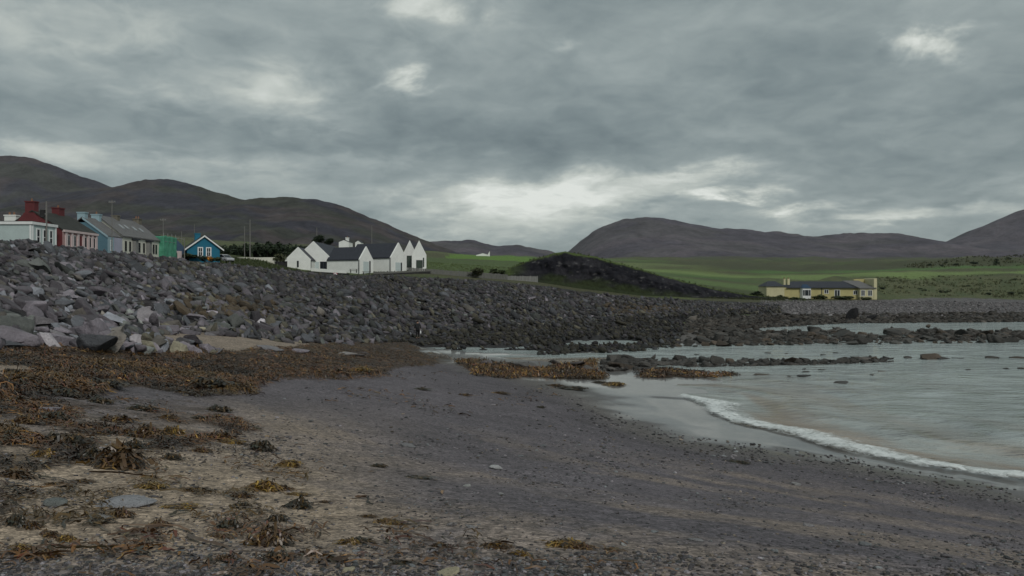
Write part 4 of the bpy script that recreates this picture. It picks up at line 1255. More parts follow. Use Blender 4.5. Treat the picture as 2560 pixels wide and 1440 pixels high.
def build_clumps():
    r = np.random.default_rng(37)
    L = [(652, 1128, 74, 34, 'dark'), (300, 1172, 150, 74, 'brown'), (225, 1150, 90, 40, 'dark'), (160, 1114, 120, 40, 'dark'), (365, 1095, 90, 40, 'brown'), (430, 1090, 70, 34, 'yellow'), (108, 1143, 60, 28, 'yellow'), (22, 1096, 60, 26, 'dark'),
         (550, 1098, 66, 26, 'brown'), (545, 1031, 66, 20, 'dark'), (575, 1108, 80, 18, 'yellow'), (720, 1168, 70, 20, 'yellow'), (660, 1228, 90, 34, 'yellow'), (700, 1226, 60, 18, 'brown'), (745, 1272, 80, 34, 'dark'), (600, 1246, 60, 18, 'brown'), (600, 1274, 60, 18, 'dark'),
         (675, 1366, 110, 60, 'brown'), (694, 1304, 60, 24, 'dark'), (690, 1404, 70, 32, 'dark'), (868, 1362, 60, 22, 'yellow'), (905, 1358, 70, 20, 'dark'), (970, 1308, 80, 20, 'yellow'), (920, 1292, 50, 10, 'brown'), (1040, 1197, 90, 8, 'dark'), (945, 1169, 46, 12, 'dark'),
         (570, 1322, 70, 30, 'dark'), (300, 1296, 70, 28, 'brown'), (250, 1310, 50, 16, 'dark'), (40, 1318, 66, 34, 'dark'), (80, 1322, 50, 24, 'brown'), (125, 1340, 70, 20, 'brown'), (165, 1350, 50, 22, 'yellow'), (45, 1375, 80, 18, 'yellow'), (110, 1392, 90, 18, 'brown'),
         (1240, 1368, 84, 20, 'brown'), (1410, 1366, 100, 26, 'yellow'), (1450, 1372, 80, 20, 'brown'), (1300, 1385, 60, 16, 'yellow'), (1530, 1376, 60, 10, 'brown'), (480, 1230, 90, 12, 'brown'), (200, 1206, 70, 12, 'brown'), (140, 1216, 90, 12, 'brown'), (40, 1198, 110, 26, 'brown'),
         (370, 1222, 90, 18, 'yellow'), (440, 1276, 110, 12, 'yellow'), (395, 1316, 50, 22, 'brown'), (1425, 975, 90, 10, 'dark'), (1390, 967, 50, 8, 'brown'), (1535, 964, 56, 10, 'yellow'), (1500, 958, 40, 6, 'dark'), (1840, 1158, 70, 8, 'dark'), (430, 1150, 60, 22, 'dark'), (500, 1130, 60, 16, 'brown'),
         (250, 1010, 70, 20, 'dark'), (130, 1050, 90, 26, 'dark'), (290, 1055, 90, 22, 'brown'), (60, 1060, 90, 24, 'brown'), (350, 1030, 80, 18, 'dark'), (420, 1048, 60, 16, 'brown'), (500, 1050, 60, 12, 'dark'), (330, 1120, 70, 26, 'dark'), (600, 1072, 70, 10, 'brown'),
         (30, 1005, 90, 20, 'brown'), (150, 990, 110, 26, 'dark'), (60, 970, 120, 28, 'brown'), (260, 975, 100, 26, 'dark'), (520, 975, 110, 26, 'dark'), (590, 980, 80, 20, 'brown'), (30, 935, 60, 18, 'dark'), (100, 940, 70, 18, 'brown'), (830, 940, 70, 14, 'brown'), (900, 938, 60, 12, 'yellow'),
         (560, 1400, 50, 16, 'brown'), (770, 1390, 70, 16, 'brown'), (380, 1330, 40, 10, 'brown'), (550, 1345, 80, 12, 'brown'), (810, 1258, 40, 8, 'brown'), (1100, 1365, 60, 14, 'brown'), (740, 1240, 60, 12, 'yellow'), (1000, 1410, 60, 12, 'dark'), (1350, 1020, 30, 6, 'dark'), (1250, 985, 50, 8, 'brown'), (1160, 990, 40, 7, 'brown'), (1050, 975, 60, 7, 'dark')]
    a = np.array([(q[0], q[1]) for q in L], float)
    X, Y = ray_ground(a[:, 0], a[:, 1]); 
    items = []
    for q, x, y in zip(L, X, Y):
        s = y / F
        me = CLUMPS[q[4]][int(r.integers(4))]
        o = bpy.data.objects.new('seaweed_clump', me); COL.objects.link(o)
        w = q[2] * .56 * s
        y2 = y + w * .45
        x2 = x * y2 / y
        z = float(ground(np.array([x2]), np.array([y2]))[0])
        dep = w * r.uniform(.55, .85)
        o.scale = (w, dep, max(q[3] * s * 1.1, .03)); o.rotation_euler = (0, 0, r.normal(0, .25)); o.location = (x2, y2, z - .005)
        px, py = q[0], q[1]
        cn = {'dark': 'blackish olive', 'brown': 'brown', 'yellow': 'ochre yellow'}[q[4]]
        sh = 'large tangled clump' if q[2] > 105 else 'flat strip' if q[3] < .2 * q[2] else 'clump'
        reg = 'along the bottom edge' if py > 1340 else 'on the lower beach' if py > 1200 else 'on the weed strewn middle beach' if py > 1010 else 'by the thick weed mat'
        side = 'at far left' if px < 220 else 'left of centre' if px < 620 else 'towards the centre' if px < 1000 else 'near the centre' if px < 1350 else 'right of centre'
        if px > 1340 and py < 1100: reg, side = 'on the wet sand', 'near the spit'
        tag(o, None, 'seaweed', 'seaweed clumps on the beach')
        items.append((o, px, f'{cn} seaweed {sh} {reg} {side}'))
    finish_labels(items)
    # thin single strands
    n = 60
    qx = r.uniform(0, 1100, n); qy = r.uniform(1150, 1420, n)
    X, Y = ray_ground(qx, qy)
    V, Q, C = ribbons(X, Y, r.uniform(.2, .7, n), r.uniform(.012, .03, n), np.full(n, .015), r, lambda a, b: ground(a, b), kelp_colours(n, r), K=12, curl=.6, heading=r.choice([0, np.pi], n) + r.normal(0, .3, n))
    tag(link('seaweed_strands', mesh_np('seaweed_strands', V, Q, C), None, M_KELP), 'long thin strands of seaweed lying on the lower beach', None, None, 'stuff')
build_clumps()
# ------------------------------------------------------------------ buildings
M_WHITE = plain('white_render', (.78, .79, .76), .8, .07, .8)
M_CREAMW = plain('cream_render', (.62, .61, .53), .8, .09, .8)
M_PALEG = plain('pale_grey_green_render', (.44, .52, .51), .8, .08, .8)
M_RED = plain('dark_red_paint', (.125, .030, .033), .7, .14, 1.0)
M_PINK = plain('pink_render', (.36, .235, .225), .8, .1, .9)
M_PINKL = plain('pale_pink_trim', (.58, .48, .47), .8, .08, .9)
M_BLUE = plain('slate_blue_paint', (.10, .195, .245), .75, .1, .8)
M_BLUEL = plain('light_blue_paint', (.30, .42, .47), .75, .08, .8)
M_LILAC = plain('lilac_render', (.38, .385, .47), .8, .08, .8)
M_TEAL = plain('bright_blue_paint', (.012, .135, .215), .7, .08, .9)
M_YELL = plain('pale_yellow_render', (.45, .40, .19), .8, .10, .6)
M_YELLL = plain('cream_yellow_render', (.55, .51, .32), .8, .10, .6)
M_SLATE = plain('dark_slate', (.034, .037, .048), .6, .18, 2.2, .03)
M_SLATEG = plain('grey_slate', (.135, .132, .132), .65, .18, 2.2, .03)
M_OLDROOF = plain('old_brown_roof', (.036, .037, .033), .8, .3, 1.3, .03)
M_BROOF = plain('blue_roof', (.022, .05, .095), .6, .15, 2)
M_TRIM = plain('white_trim', (.74, .75, .74), .6, .05, 2)
M_GLASS, _nt, _b = new_mat('window_glass')
_b.inputs['Base Color'].default_value = (.018, .022, .026, 1); _b.inputs['Roughness'].default_value = .06
M_GREENG, _nt, _b = new_mat('greenish_glass')
_b.inputs['Base Color'].default_value = (.045, .062, .048, 1); _b.inputs['Roughness'].default_value = .12
M_SKYL, _nt, _b = new_mat('skylight_glass')
_b.inputs['Base Color'].default_value = (.22, .23, .24, 1); _b.inputs['Roughness'].default_value = .08
M_STONE = plain('chimney_stone', (.16, .145, .115), .85, .25, 2.5, .04)
M_POT = plain('clay_pot', (.22, .12, .075), .8, .15, 3)
M_DOORP = plain('pale_door_panel', (.50, .57, .57), .6, .05, 2)
M_GREYW = plain('weathered_timber', (.135, .135, .125), .85, .22, 3, .01)
M_GREYL = plain('pale_timber', (.21, .21, .20), .85, .18, 3, .01)
M_DKWALL = plain('dark_stone_wall', (.028, .027, .028), .9, .3, 2, .05)
M_METAL = plain('galvanised_metal', (.26, .27, .27), .5, .1, 3)

def slab(mb, p, th):
    """a thin slab below four corner points"""
    lo = [(x, y, z - th) for x, y, z in p]
    return mb.hexa(lo + list(p))

class Gable:
    """a house with a gable front from P0 to P1 (left to right as one looks at it), running back L metres"""
    def __init__(g, name, label, P0, P1, L, z0, ze, zr, mw, mr, parapet=0.0, over=.25, group=None, back=0.0, roof_th=.16):
        g.P0, g.P1 = np.array(P0, float), np.array(P1, float)
        g.W = np.linalg.norm(g.P1 - g.P0)
        g.t = (g.P1 - g.P0) / g.W
        g.d = np.array((-g.t[1], g.t[0]))
        g.L, g.z0, g.ze, g.zr = L, z0, ze, zr
        g.pf = .042 if parapet else 0.0
        g.root = empty(name, (*(g.P0), z0))
        g.org = np.array((*g.P0, z0))
        tag(g.root, label, 'house', group)
        W_ = g.W
        mb = MB()
        q = g.q
        mb.add([q(0, back, z0), q(W_, back, z0), q(W_, back, ze), q(W_ / 2, back, zr), q(0, back, ze), q(0, L, z0), q(W_, L, z0), q(W_, L, ze), q(W_ / 2, L, zr), q(0, L, ze)],
               [(0, 1, 2, 3, 4), (9, 8, 7, 6, 5), (1, 6, 7, 2), (5, 0, 4, 9), (2, 7, 8, 3), (3, 8, 9, 4)])
        g.part(mb, 'wall', mw)
        sl = (zr - ze) / (W_ / 2)
        oe = over
        b0 = (.28 if parapet else -over) + back
        for sgn in (0, 1):
            mb = MB()
            e = -oe if sgn == 0 else W_ + oe
            zt = ze - oe * sl
            pts = [q(e, b0, zt + roof_th), q(W_ / 2, b0, zr + roof_th), q(W_ / 2, L + over, zr + roof_th), q(e, L + over, zt + roof_th)]
            slab(mb, pts, roof_th - .012)
            g.part(mb, 'roof', mr)
        if parapet:
            mb = MB()
            k = parapet
            pf = [q(0, -.04, z0), q(W_, -.04, z0), q(W_, -.04, ze + k), q(W_ / 2, -.04, zr + k * 1.25), q(0, -.04, ze + k)]
            pb = [q(0, .26, z0), q(W_, .26, z0), q(W_, .26, ze + k), q(W_ / 2, .26, zr + k * 1.25), q(0, .26, ze + k)]
            mb.add(pf + pb, [(0, 1, 2, 3, 4), (9, 8, 7, 6, 5), (0, 5, 6, 1), (1, 6, 7, 2), (2, 7, 8, 3), (3, 8, 9, 4), (4, 9, 5, 0)])
            g.part(mb, 'gable_wall', mw)
    def q(g, s, b, z):
        p = g.P0 + g.t * s + g.d * b
        return (p[0], p[1], z)
    def part(g, mb, name, mat, parent=None):
        off = g.org
        mb.v = [(x - off[0], y - off[1], z - off[2]) for x, y, z in mb.v]
        return mb.build(name, mat, parent or g.root)
    def face(g, which):
        if which == 'front': return g.P0 - g.d * g.pf, g.t, -g.d
        if which == 'right': return g.P1, g.d, g.t
        if which == 'left': return g.P0 + g.d * g.L, -g.d, -g.t
    def panel(g, which, s0, s1, z0, z1, name, mat, o0=.02, o1=.06):
        P, t, n = g.face(which)
        return g.part(MB().wall(P, t, n, s0, s1, z0, z1, o0, o1), name, mat)
    def window(g, which, s0, s1, z0, z1, frame=M_TRIM, glass=M_GLASS, fw=.10, bars=1, out=.05, name='window'):
        P, t, n = g.face(which)
        mb = MB()
        mb.wall(P, t, n, s0, s0 + fw, z0, z1, .003, out); mb.wall(P, t, n, s1 - fw, s1, z0, z1, .003, out)
        mb.wall(P, t, n, s0 + fw, s1 - fw, z0, z0 + fw, .003, out + .02); mb.wall(P, t, n, s0 + fw, s1 - fw, z1 - fw, z1, .003, out)
        if bars: mb.wall(P, t, n, s0 + fw, s1 - fw, (z0 + z1) / 2 - .03, (z0 + z1) / 2 + .03, .02, out - .005)
        if bars > 1: mb.wall(P, t, n, (s0 + s1) / 2 - .03, (s0 + s1) / 2 + .03, z0 + fw, z1 - fw, .02, out - .008)
        w = g.part(mb, name, frame)
        g.part(MB().wall(P, t, n, s0 + fw, s1 - fw, z0 + fw, z1 - fw, .004, .018), 'pane', glass, w)
        return w
    def chimney(g, s, b, w, dpt, zb, zt, mat, pots=2, cap=True):
        mb = MB()
        c = lambda ds, db, z: g.q(s + ds, b + db, z)
        def bx(hw, hd, za, zb_):
            mb.hexa([c(-hw, -hd, za), c(hw, -hd, za), c(hw, hd, za), c(-hw, hd, za), c(-hw, -hd, zb_), c(hw, -hd, zb_), c(hw, hd, zb_), c(-hw, hd, zb_)])
        bx(w / 2, dpt / 2, zb, zt)
        if cap: bx(w / 2 + .07, dpt / 2 + .07, zt, zt + .14)
        ch = g.part(mb, 'chimney', mat)
        for i in range(pots):
            mb = MB(); x = (i - (pots - 1) / 2) * w / max(pots, 1) * .8
            mb.cyl(c(x, 0, zt + .14), c(x, 0, zt + .5), .13, .10, 8)
            g.part(mb, 'chimney_pot', M_POT, ch)
        return ch

def pxy(px, Y): return (PX(px, Y), Y)
GH = 'houses along the shore road'
FX = -56.0           # the street front
# --- pale flat-roofed house, nearest the left edge
def flat_house():
    z0, zt = 9.6, 12.95
    x0, x1, y0, y1 = -62.5, FX, 93.3, 98.3
    r = tag(empty('flat_roofed_house', (x0, y0, z0)), 'pale grey green flat-roofed house with white fascia at far left', 'house', GH)
    o = np.array((x0, y0, z0))
    def part(mb, nm, m, par=None):
        mb.v = [tuple(np.array(v) - o) for v in mb.v]
        return mb.build(nm, m, par or r)
    part(MB().box(x0, x1, y0, y1, z0, zt - .32), 'wall', M_PALEG)
    part(MB().box(x0 - .15, x1 + .15, y0 - .15, y1 + .15, zt - .32, zt), 'fascia', M_TRIM)
    part(MB().box(x0 + .2, x1 - .2, y0 + .2, y1 - .2, zt, zt + .10), 'flat_roof', M_OLDROOF)
    P, t, n = (x1, y0), (0, 1), (1, 0)
    for yy in (.05, 4.75): part(MB().wall(P, t, n, yy, yy + .22, z0, zt - .33, .003, .07), 'corner_strip', M_TRIM)
    for s in (.85, 2.15, 3.45):
        mb = MB()
        mb.wall(P, t, n, s, s + .14, 10.2, 12.25, .003, .06); mb.wall(P, t, n, s + .66, s + .8, 10.2, 12.25, .003, .06)
        mb.wall(P, t, n, s + .14, s + .66, 12.1, 12.25, .003, .06); mb.wall(P, t, n, s + .14, s + .66, 11.2, 11.28, .01, .05)
        w = part(mb, 'window', M_TRIM)
        part(MB().wall(P, t, n, s + .14, s + .66, 10.2, 12.1, .004, .02), 'pane', M_GLASS, w)
    mb = MB(); mb.wall((x0, y0), (1, 0), (0, -1), 6.25, 6.46, z0, zt - .33, .003, .05)
    part(mb, 'corner_strip', M_TRIM)
flat_house()
# low white chimney block seen over its roof
_g = Gable('low_grey_house', 'low dark-roofed house with white chimney behind the flat-roofed house', (-66.5, 100.0), (-60.6, 100.0), 7, 9.8, 12.6, 13.25, M_PALEG, M_OLDROOF, group=GH)
_g.chimney(3.5, .8, 1.45, .8, 12.3, 14.25, M_WHITE, 2)
# --- red house
_g = Gable('red_house', 'dark red house with two red chimneys and pink street front', (-63.4, 99.6), (FX, 99.6), 8.2, 9.6, 12.45, 14.75, M_RED, M_OLDROOF, over=.12, group=GH)
_g.chimney(3.35, .45, 1.15, .9, 13.6, 15.9, M_RED, 1)
mb = MB(); q = _g.q
mb.add([q(1.5, -.16, 13.0), q(5.2, -.16, 13.0), q(3.95, -.16, 14.6), q(2.78, -.16, 14.6), q(1.5, .55, 13.0), q(5.2, .55, 13.0), q(3.95, .55, 14.6), q(2.78, .55, 14.6)],
       [(0, 1, 2, 3), (7, 6, 5, 4), (0, 4, 5, 1), (1, 5, 6, 2), (2, 6, 7, 3), (3, 7, 4, 0)])
_g.part(mb, 'chimney_shoulder', M_RED)
_g.chimney(3.55, 5.9, .95, 1.3, 14.2, 15.62, M_RED, 1)
P, t, n = _g.face('right')
_g.part(MB().wall(P, t, n, .02, 8.1, 9.7, 12.2, .01, .14), 'street_front', M_PINK)
_g.part(MB().wall(P, t, n, -.02, 8.2, 12.2, 12.48, .01, .34), 'fascia', M_PINKL)
for s in (.35, 1.7, 3.1, 4.4, 5.6, 6.6, 7.62):
    _g.part(MB().wall(P, t, n, s, s + .42, 9.7, 12.19, .142, .26), 'pilaster', M_PINKL)
for s in (.95, 2.35, 4.92, 6.06, 7.06):
    w = _g.part(MB().wall(P, t, n, s, s + .5, 10.5, 11.9, .142, .17), 'window', M_TRIM)
    _g.part(MB().wall(P, t, n, s + .07, s + .43, 10.57, 11.83, .171, .185), 'pane', M_GLASS, w)
w = _g.part(MB().wall(P, t, n, 3.72, 4.2, 9.7, 11.9, .142, .18), 'door', M_RED)
# --- blue house
_g = Gable('slate_blue_house', 'slate blue cottage with two blue chimneys beside the red house', (-63.0, 110.8), (FX, 110.8), 4.1, 9.4, 12.35, 14.95, M_BLUE, M_SLATEG, over=.05, group=GH)
_g.chimney(3.3, .4, 1.05, .8, 14.3, 15.6, M_BLUEL, 0)
_g.chimney(3.5, 3.75, 1.15, .7, 14.3, 15.62, M_BLUEL, 1)
P, t, n = _g.face('right')
_g.part(MB().wall(P, t, n, .0, 1.6, 9.4, 12.3, .004, .05), 'street_front', M_BLUEL)
_g.part(MB().wall(P, t, n, 1.75, 4.05, 9.4, 12.3, .004, .05), 'street_front', M_LILAC)
for s in (.6,):
    _g.window('right', s, s + .6, 10.4, 11.9, out=.09)
mb = MB(); mb.v = []
for (sa, za), (sb, zb_) in (((3.5, 15.05), (7.06, 12.42)),):
    mb.add([_g.q(sa, -.12, za), _g.q(sb, -.12, zb_), _g.q(sb, -.12, zb_ - .28), _g.q(sa, -.12, za - .28), _g.q(sa, .0, za), _g.q(sb, .0, zb_), _g.q(sb, .0, zb_ - .28), _g.q(sa, .0, za - .28)],
           [(0, 1, 2, 3), (7, 6, 5, 4), (0, 4, 5, 1), (1, 5, 6, 2), (2, 6, 7, 3), (3, 7, 4, 0)])
_g.part(mb, 'verge_board', M_BLUEL)
# --- cream terrace
_g = Gable('cream_terrace', 'cream terrace with long grey slate roof and skylights', (-63.0, 115.0), (FX, 115.0), 12.0, 9.3, 12.75, 15.55, M_CREAMW, M_SLATEG, over=.22, group=GH)
for s in (.7, 2.0, 4.15, 4.95, 6.4, 8.5, 9.7, 10.6):
    _g.window('right', s, s + .55, 10.55, 12.0, frame=M_OLDROOF, fw=.06)
for s in (3.0, 7.4):
    _g.panel('right', s, s + .8, 9.4, 12.3, 'porch', M_GREYL, .004, .55)
    P, t, n = _g.face('right')
    _g.part(MB().wall(P, t, n, s - .2, s + 1.0, 12.32, 12.5, .0, .75), 'porch_roof', M_SLATE)
_g.chimney(3.6, 11.8, .95, 1.0, 15.0, 16.05, M_STONE, 2)
_g.chimney(3.6, 4.9, .9, .8, 15.0, 15.95, M_STONE, 0)
for b, f0, f1 in ((2.6, .34, .56), (4.3, .38, .58), (6.6, .34, .54), (8.6, .32, .50)):
    mb = MB()
    zz = lambda f: 12.75 + (15.55 - 12.75) * f + .30
    ss = lambda f: 7.0 - 3.5 * f
    slab(mb, [_g.q(ss(f0), b, zz(f0)), _g.q(ss(f0), b + .7, zz(f0)), _g.q(ss(f1), b + .7, zz(f1)), _g.q(ss(f1), b, zz(f1))], .13)
    _g.part(mb, 'skylight', M_SKYL)
# --- building under green netting
def netted():
    x0, x1, y0, y1, z0, z1 = -60.2, -55.2, 126.9, 131.7, 9.3, 13.6
    r = tag(empty('netted_building', (x0, y0, z0)), 'building wrapped in bright green scaffold netting', 'building', GH)
    o = np.array((x0, y0, z0))
    def part(mb, nm, m, par=None):
        mb.v = [tuple(np.array(v) - o) for v in mb.v]
        return mb.build(nm, m, par or r)
    m, nt, b = new_mat('green_netting')
    p = geo_pos(nt)
    n1 = tex_noise(nt, p, 1.2, 5, .6)
    nt.links.new(mixcol(nt, maprange(nt, n1, .3, .7, 0, 1), (.035, .20, .115), (.09, .33, .215)), b.inputs['Base Color'])
    b.inputs['Roughness'].default_value = .7
    part(MB().box(x0 + .9, x1 - 1.0, y0 + .8, y1 - .6, z0, z1 - .7), 'wall', M_CREAMW)
    mb = MB(); mb.add([(x0 + .8, y0 + .7, z1 - .7), (x1 - .9, y0 + .7, z1 - .7), (x1 - .9, y1 - .5, z1 - .7), (x0 + .8, y1 - .5, z1 - .7), ((x0 + x1) / 2, y0 + .7, z1 + .3), ((x0 + x1) / 2, y1 - .5, z1 + .3)],
                      [(0, 1, 4), (3, 5, 2), (1, 2, 5, 4), (0, 4, 5, 3), (0, 3, 2, 1)])
    part(mb, 'roof', M_OLDROOF)
    # the net: slack sheets between the poles
    for nm, A, B in (('net', (x1, y0), (x1, y1)), ('net', (x0, y0), (x1, y0)), ('net', (x0, y1), (x1, y1))):
        nu, nv = 30, 16
        U, V = np.meshgrid(np.linspace(0, 1, nu), np.linspace(0, 1, nv))
        nx, ny = (B[1] - A[1]), -(B[0] - A[0]); ln = math.hypot(nx, ny); nx, ny = nx / ln, ny / ln
        sag = .10 * np.sin(U * 3 * np.pi) ** 2 * np.sin(V * 2 * np.pi) + .07 * (fbm(U * 9, V * 6, 401, 3) - .5)
        X = A[0] + (B[0] - A[0]) * U + nx * sag; Y = A[1] + (B[1] - A[1]) * U + ny * sag
        Z = z0 + .5 + (z1 - z0 - .5 - .22 * (vnoise(U * 7, U * 0, 403)) * (V > .9)) * V
        idx = np.arange(X.size).reshape(X.shape)
        Q = np.stack([idx[:-1, :-1], idx[:-1, 1:], idx[1:, 1:], idx[1:, :-1]], -1).reshape(-1, 4)
        me = mesh_np('net', np.column_stack([X.ravel(), Y.ravel(), Z.ravel()]) - o, Q, smooth=True)
        me.materials.append(m); ob = link('net', me, r)
        sm = ob.modifiers.new('s', 'SOLIDIFY'); sm.thickness = .02
    for x, y in ((x1 - .12, y0 + .12), (x1 - .12, y0 + 1.7), (x1 - .12, y0 + 3.2), (x1 - .12, y1 - .12), (x0 + .12, y0 + .12), (x0 + 2.5, y0 + .12)):
        part(MB().cyl((x, y, z0), (x, y, z1 + .35), .04), 'scaffold_pole', M_METAL)
    for z in (11.2, 12.6): part(MB().cyl((x1 - .06, y0, z), (x1 - .06, y1, z), .04), 'scaffold_rail', M_METAL)
netted()
# --- bright blue house
_g = Gable('bright_blue_house', 'bright blue gabled bungalow with white trim and two windows', pxy(468, 140.6), pxy(549.5, 143.2), 9, 9.2, 12.2, 14.35, M_TEAL, M_OLDROOF, over=.3, group=GH)
for s in (1.72, 3.10):
    _g.window('front', s, s + .90, 10.75, 12.45, bars=2, fw=.16, out=.07)
for sgn in (0, 1):
    mb = MB(); e = -.42 if sgn == 0 else 6.12
    zt = 12.2 - .42 * 2.15 / 2.85 + .17
    pts = [(e, zt), (2.85, 14.35 + .19)]
    mb.add([_g.q(e, -.36, zt), _g.q(2.85, -.36, 14.55), _g.q(2.85, -.36, 14.27), _g.q(e, -.36, zt - .27), _g.q(e, -.3, zt), _g.q(2.85, -.3, 14.55), _g.q(2.85, -.3, 14.27), _g.q(e, -.3, zt - .27)],
           [(0, 1, 2, 3), (7, 6, 5, 4), (0, 4, 5, 1), (1, 5, 6, 2), (2, 6, 7, 3), (3, 7, 4, 0)])
    _g.part(mb, 'bargeboard', M_TRIM)
_g.chimney(2.3, 5.0, .95, .8, 13.0, 15.05, M_TEAL, 0)
_g = Gable('blue_wing', 'lower blue roofed wing left of the bright blue gable', (-63.2, 139.0), (-57.9, 139.0), 5, 9.2, 11.2, 13.9, M_TEAL, M_BROOF, over=.2, group=GH)
mb = MB(); mb.add([_g.q(2.65, -.3, 14.15), _g.q(5.6, -.3, 11.1), _g.q(5.6, -.3, 10.85), _g.q(2.65, -.3, 13.9), _g.q(2.65, -.24, 14.15), _g.q(5.6, -.24, 11.1), _g.q(5.6, -.24, 10.85), _g.q(2.65, -.24, 13.9)],
                  [(0, 1, 2, 3), (7, 6, 5, 4), (0, 4, 5, 1), (1, 5, 6, 2), (2, 6, 7, 3), (3, 7, 4, 0)])
_g.part(mb, 'bargeboard', M_TRIM)
_g.part(MB().wall((-58.9, 138.9), (1, 0), (0, -1), 0, 1.6, 9.5, 11.6, .0, .5), 'porch', M_PINKL)
_g.part(MB().wall((-58.6, 138.4), (1, 0), (0, -1), .2, .7, 10.2, 11.3, .0, .03), 'window', M_GLASS)

# --- the white gabled arts centre
GW = 'linked white gabled buildings'
_g = Gable('white_gabled_building', 'white gabled building with a small slit window, leftmost of the linked group', pxy(712.8, 172), pxy(776.8, 172), 10, 8.6, PZ(650.5, 172), PZ(619.5, 172), M_WHITE, M_SLATE, parapet=.16, over=.02, group=GW)
_g.window('front', 2.55, 2.95, PZ(668, 172), PZ(652, 172), frame=M_SLATE, fw=.05, bars=0)
P, t, n = _g.face('right')
_g.part(MB().wall(P, t, n, .1, 9.9, _g.ze - .12, _g.ze + .0, .0, .14), 'gutter', M_SLATE)
_g.part(MB().wall(P, t, n, .06, .16, 8.6, _g.ze - .12, .0, .10), 'downpipe', M_SLATE)
_g = Gable('white_gabled_building', 'wider white gable with a broad glazed front, second in the linked group', pxy(732.5, 176), pxy(834.0, 176), 21, 8.6, PZ(652.7, 176), PZ(605, 176), M_WHITE, M_SLATE, parapet=.16, over=.02, group=GW)
mpx = 1 / F * 176
_s = lambda px: (px - 732.5) * mpx
w = _g.window('front', _s(800.5), _s(828.5), PZ(672, 176), PZ(654, 176), frame=M_SLATE, fw=.07, bars=0, out=.07, name='glazed_front')
for k in (808, 815, 821): _g.panel('front', _s(k), _s(k) + .10, PZ(671.5, 176), PZ(654.5, 176), 'mullion', M_SLATE, .02, .075)
_g.panel('front', _s(788), _s(798), PZ(674, 176), PZ(654.5, 176), 'door', M_DOORP, .004, .04)
def rotated(px0, px1, Y0, fold=.53):
    """gable end turned to the right: nearest corner at px0, far corner at px1"""
    wx = (px1 - px0) / F * Y0
    wid = wx / fold
    Y1 = Y0 + wid * math.sqrt(1 - fold * fold)
    return (PX(px0, Y0), Y0), (PX(px1, Y1), Y1)
P0, P1 = rotated(899, 932.7, 172)
_g = Gable('white_gabled_building', 'white building with long low slate roof and a narrow slit in its pointed gable', P0, P1, 8.6, 7.6, PZ(649.3, 172), PZ(618.5, 174.4), M_WHITE, M_SLATE, parapet=.16, over=.02, group=GW)
W_ = _g.W
_g.window('front', W_ * .70, W_ * .79, PZ(681, 174), PZ(652, 174), frame=M_SLATE, fw=.05, bars=0)
_g.panel('front', W_ * .26, W_ * .66, PZ(682, 174), PZ(654, 174), 'door', M_DOORP, .004, .035)
P, t, n = _g.face('left')
_g.part(MB().wall(P, t, n, .0, 8.3, _g.ze - .14, _g.ze + .02, .0, .15), 'gutter', M_SLATE)
_g.part(MB().wall(P, t, n, 8.36, 8.46, 7.7, _g.ze - .1, .0, .10), 'downpipe', M_SLATE)
P0, P1 = rotated(977, 1016, 178)
_g = Gable('white_gabled_building', 'white building with tall slate roof and a pale door in its pointed gable', P0, P1, 11.5, 8.4, PZ(644.5, 178), PZ(609, 181), M_WHITE, M_SLATE, parapet=.16, over=.02, group=GW)
W_ = _g.W
_g.window('front', W_ * .62, W_ * .70, PZ(676.5, 180), PZ(656, 180), frame=M_SLATE, fw=.05, bars=0)
_g.panel('front', W_ * .28, W_ * .61, PZ(677, 180), PZ(656, 180), 'door', M_DOORP, .004, .035)
P, t, n = _g.face('left')
_g.part(MB().wall(P, t, n, .0, 11.2, _g.ze - .14, _g.ze + .02, .0, .15), 'gutter', M_SLATE)
_g.part(MB().wall(P, t, n, 11.26, 11.36, 8.4, _g.ze - .1, .0, .10), 'downpipe', M_SLATE)
P0, P1 = pxy(1006, 187), pxy(1042.5, 187.4)
_g = Gable('white_gabled_building', 'left one of the twin white gables, with tall greenish glazing', P0, P1, 9, 8.8, PZ(639.5, 187), PZ(603.5, 189.6), M_WHITE, M_SLATE, parapet=.14, over=.02, group=GW)
W_ = _g.W
_g.window('front', W_ * .30, W_ * .84, PZ(669, 189), PZ(640, 189), frame=M_SLATE, glass=M_GREENG, fw=.07, bars=0)
_g.panel('front', W_ * .62, W_ * .65, PZ(668, 189), PZ(641, 189), 'mullion', M_SLATE, .02, .06)
P0, P1 = pxy(1029.5, 183), pxy(1066, 183.4)
_g = Gable('white_gabled_building', 'right one of the twin white gables, with a low glazed corner', P0, P1, 9, 8.8, PZ(638.5, 183), PZ(604, 185.6), M_WHITE, M_SLATE, parapet=.14, over=.02, group=GW)
W_ = _g.W
_g.window('front', W_ * .30, W_ * .74, PZ(671, 185), PZ(651, 185), frame=M_SLATE, glass=M_GREENG, fw=.07, bars=0)
_g.window('front', W_ * .76, W_ * .85, PZ(668, 185), PZ(645, 185), frame=M_SLATE, fw=.04, bars=0, glass=M_GREENG)
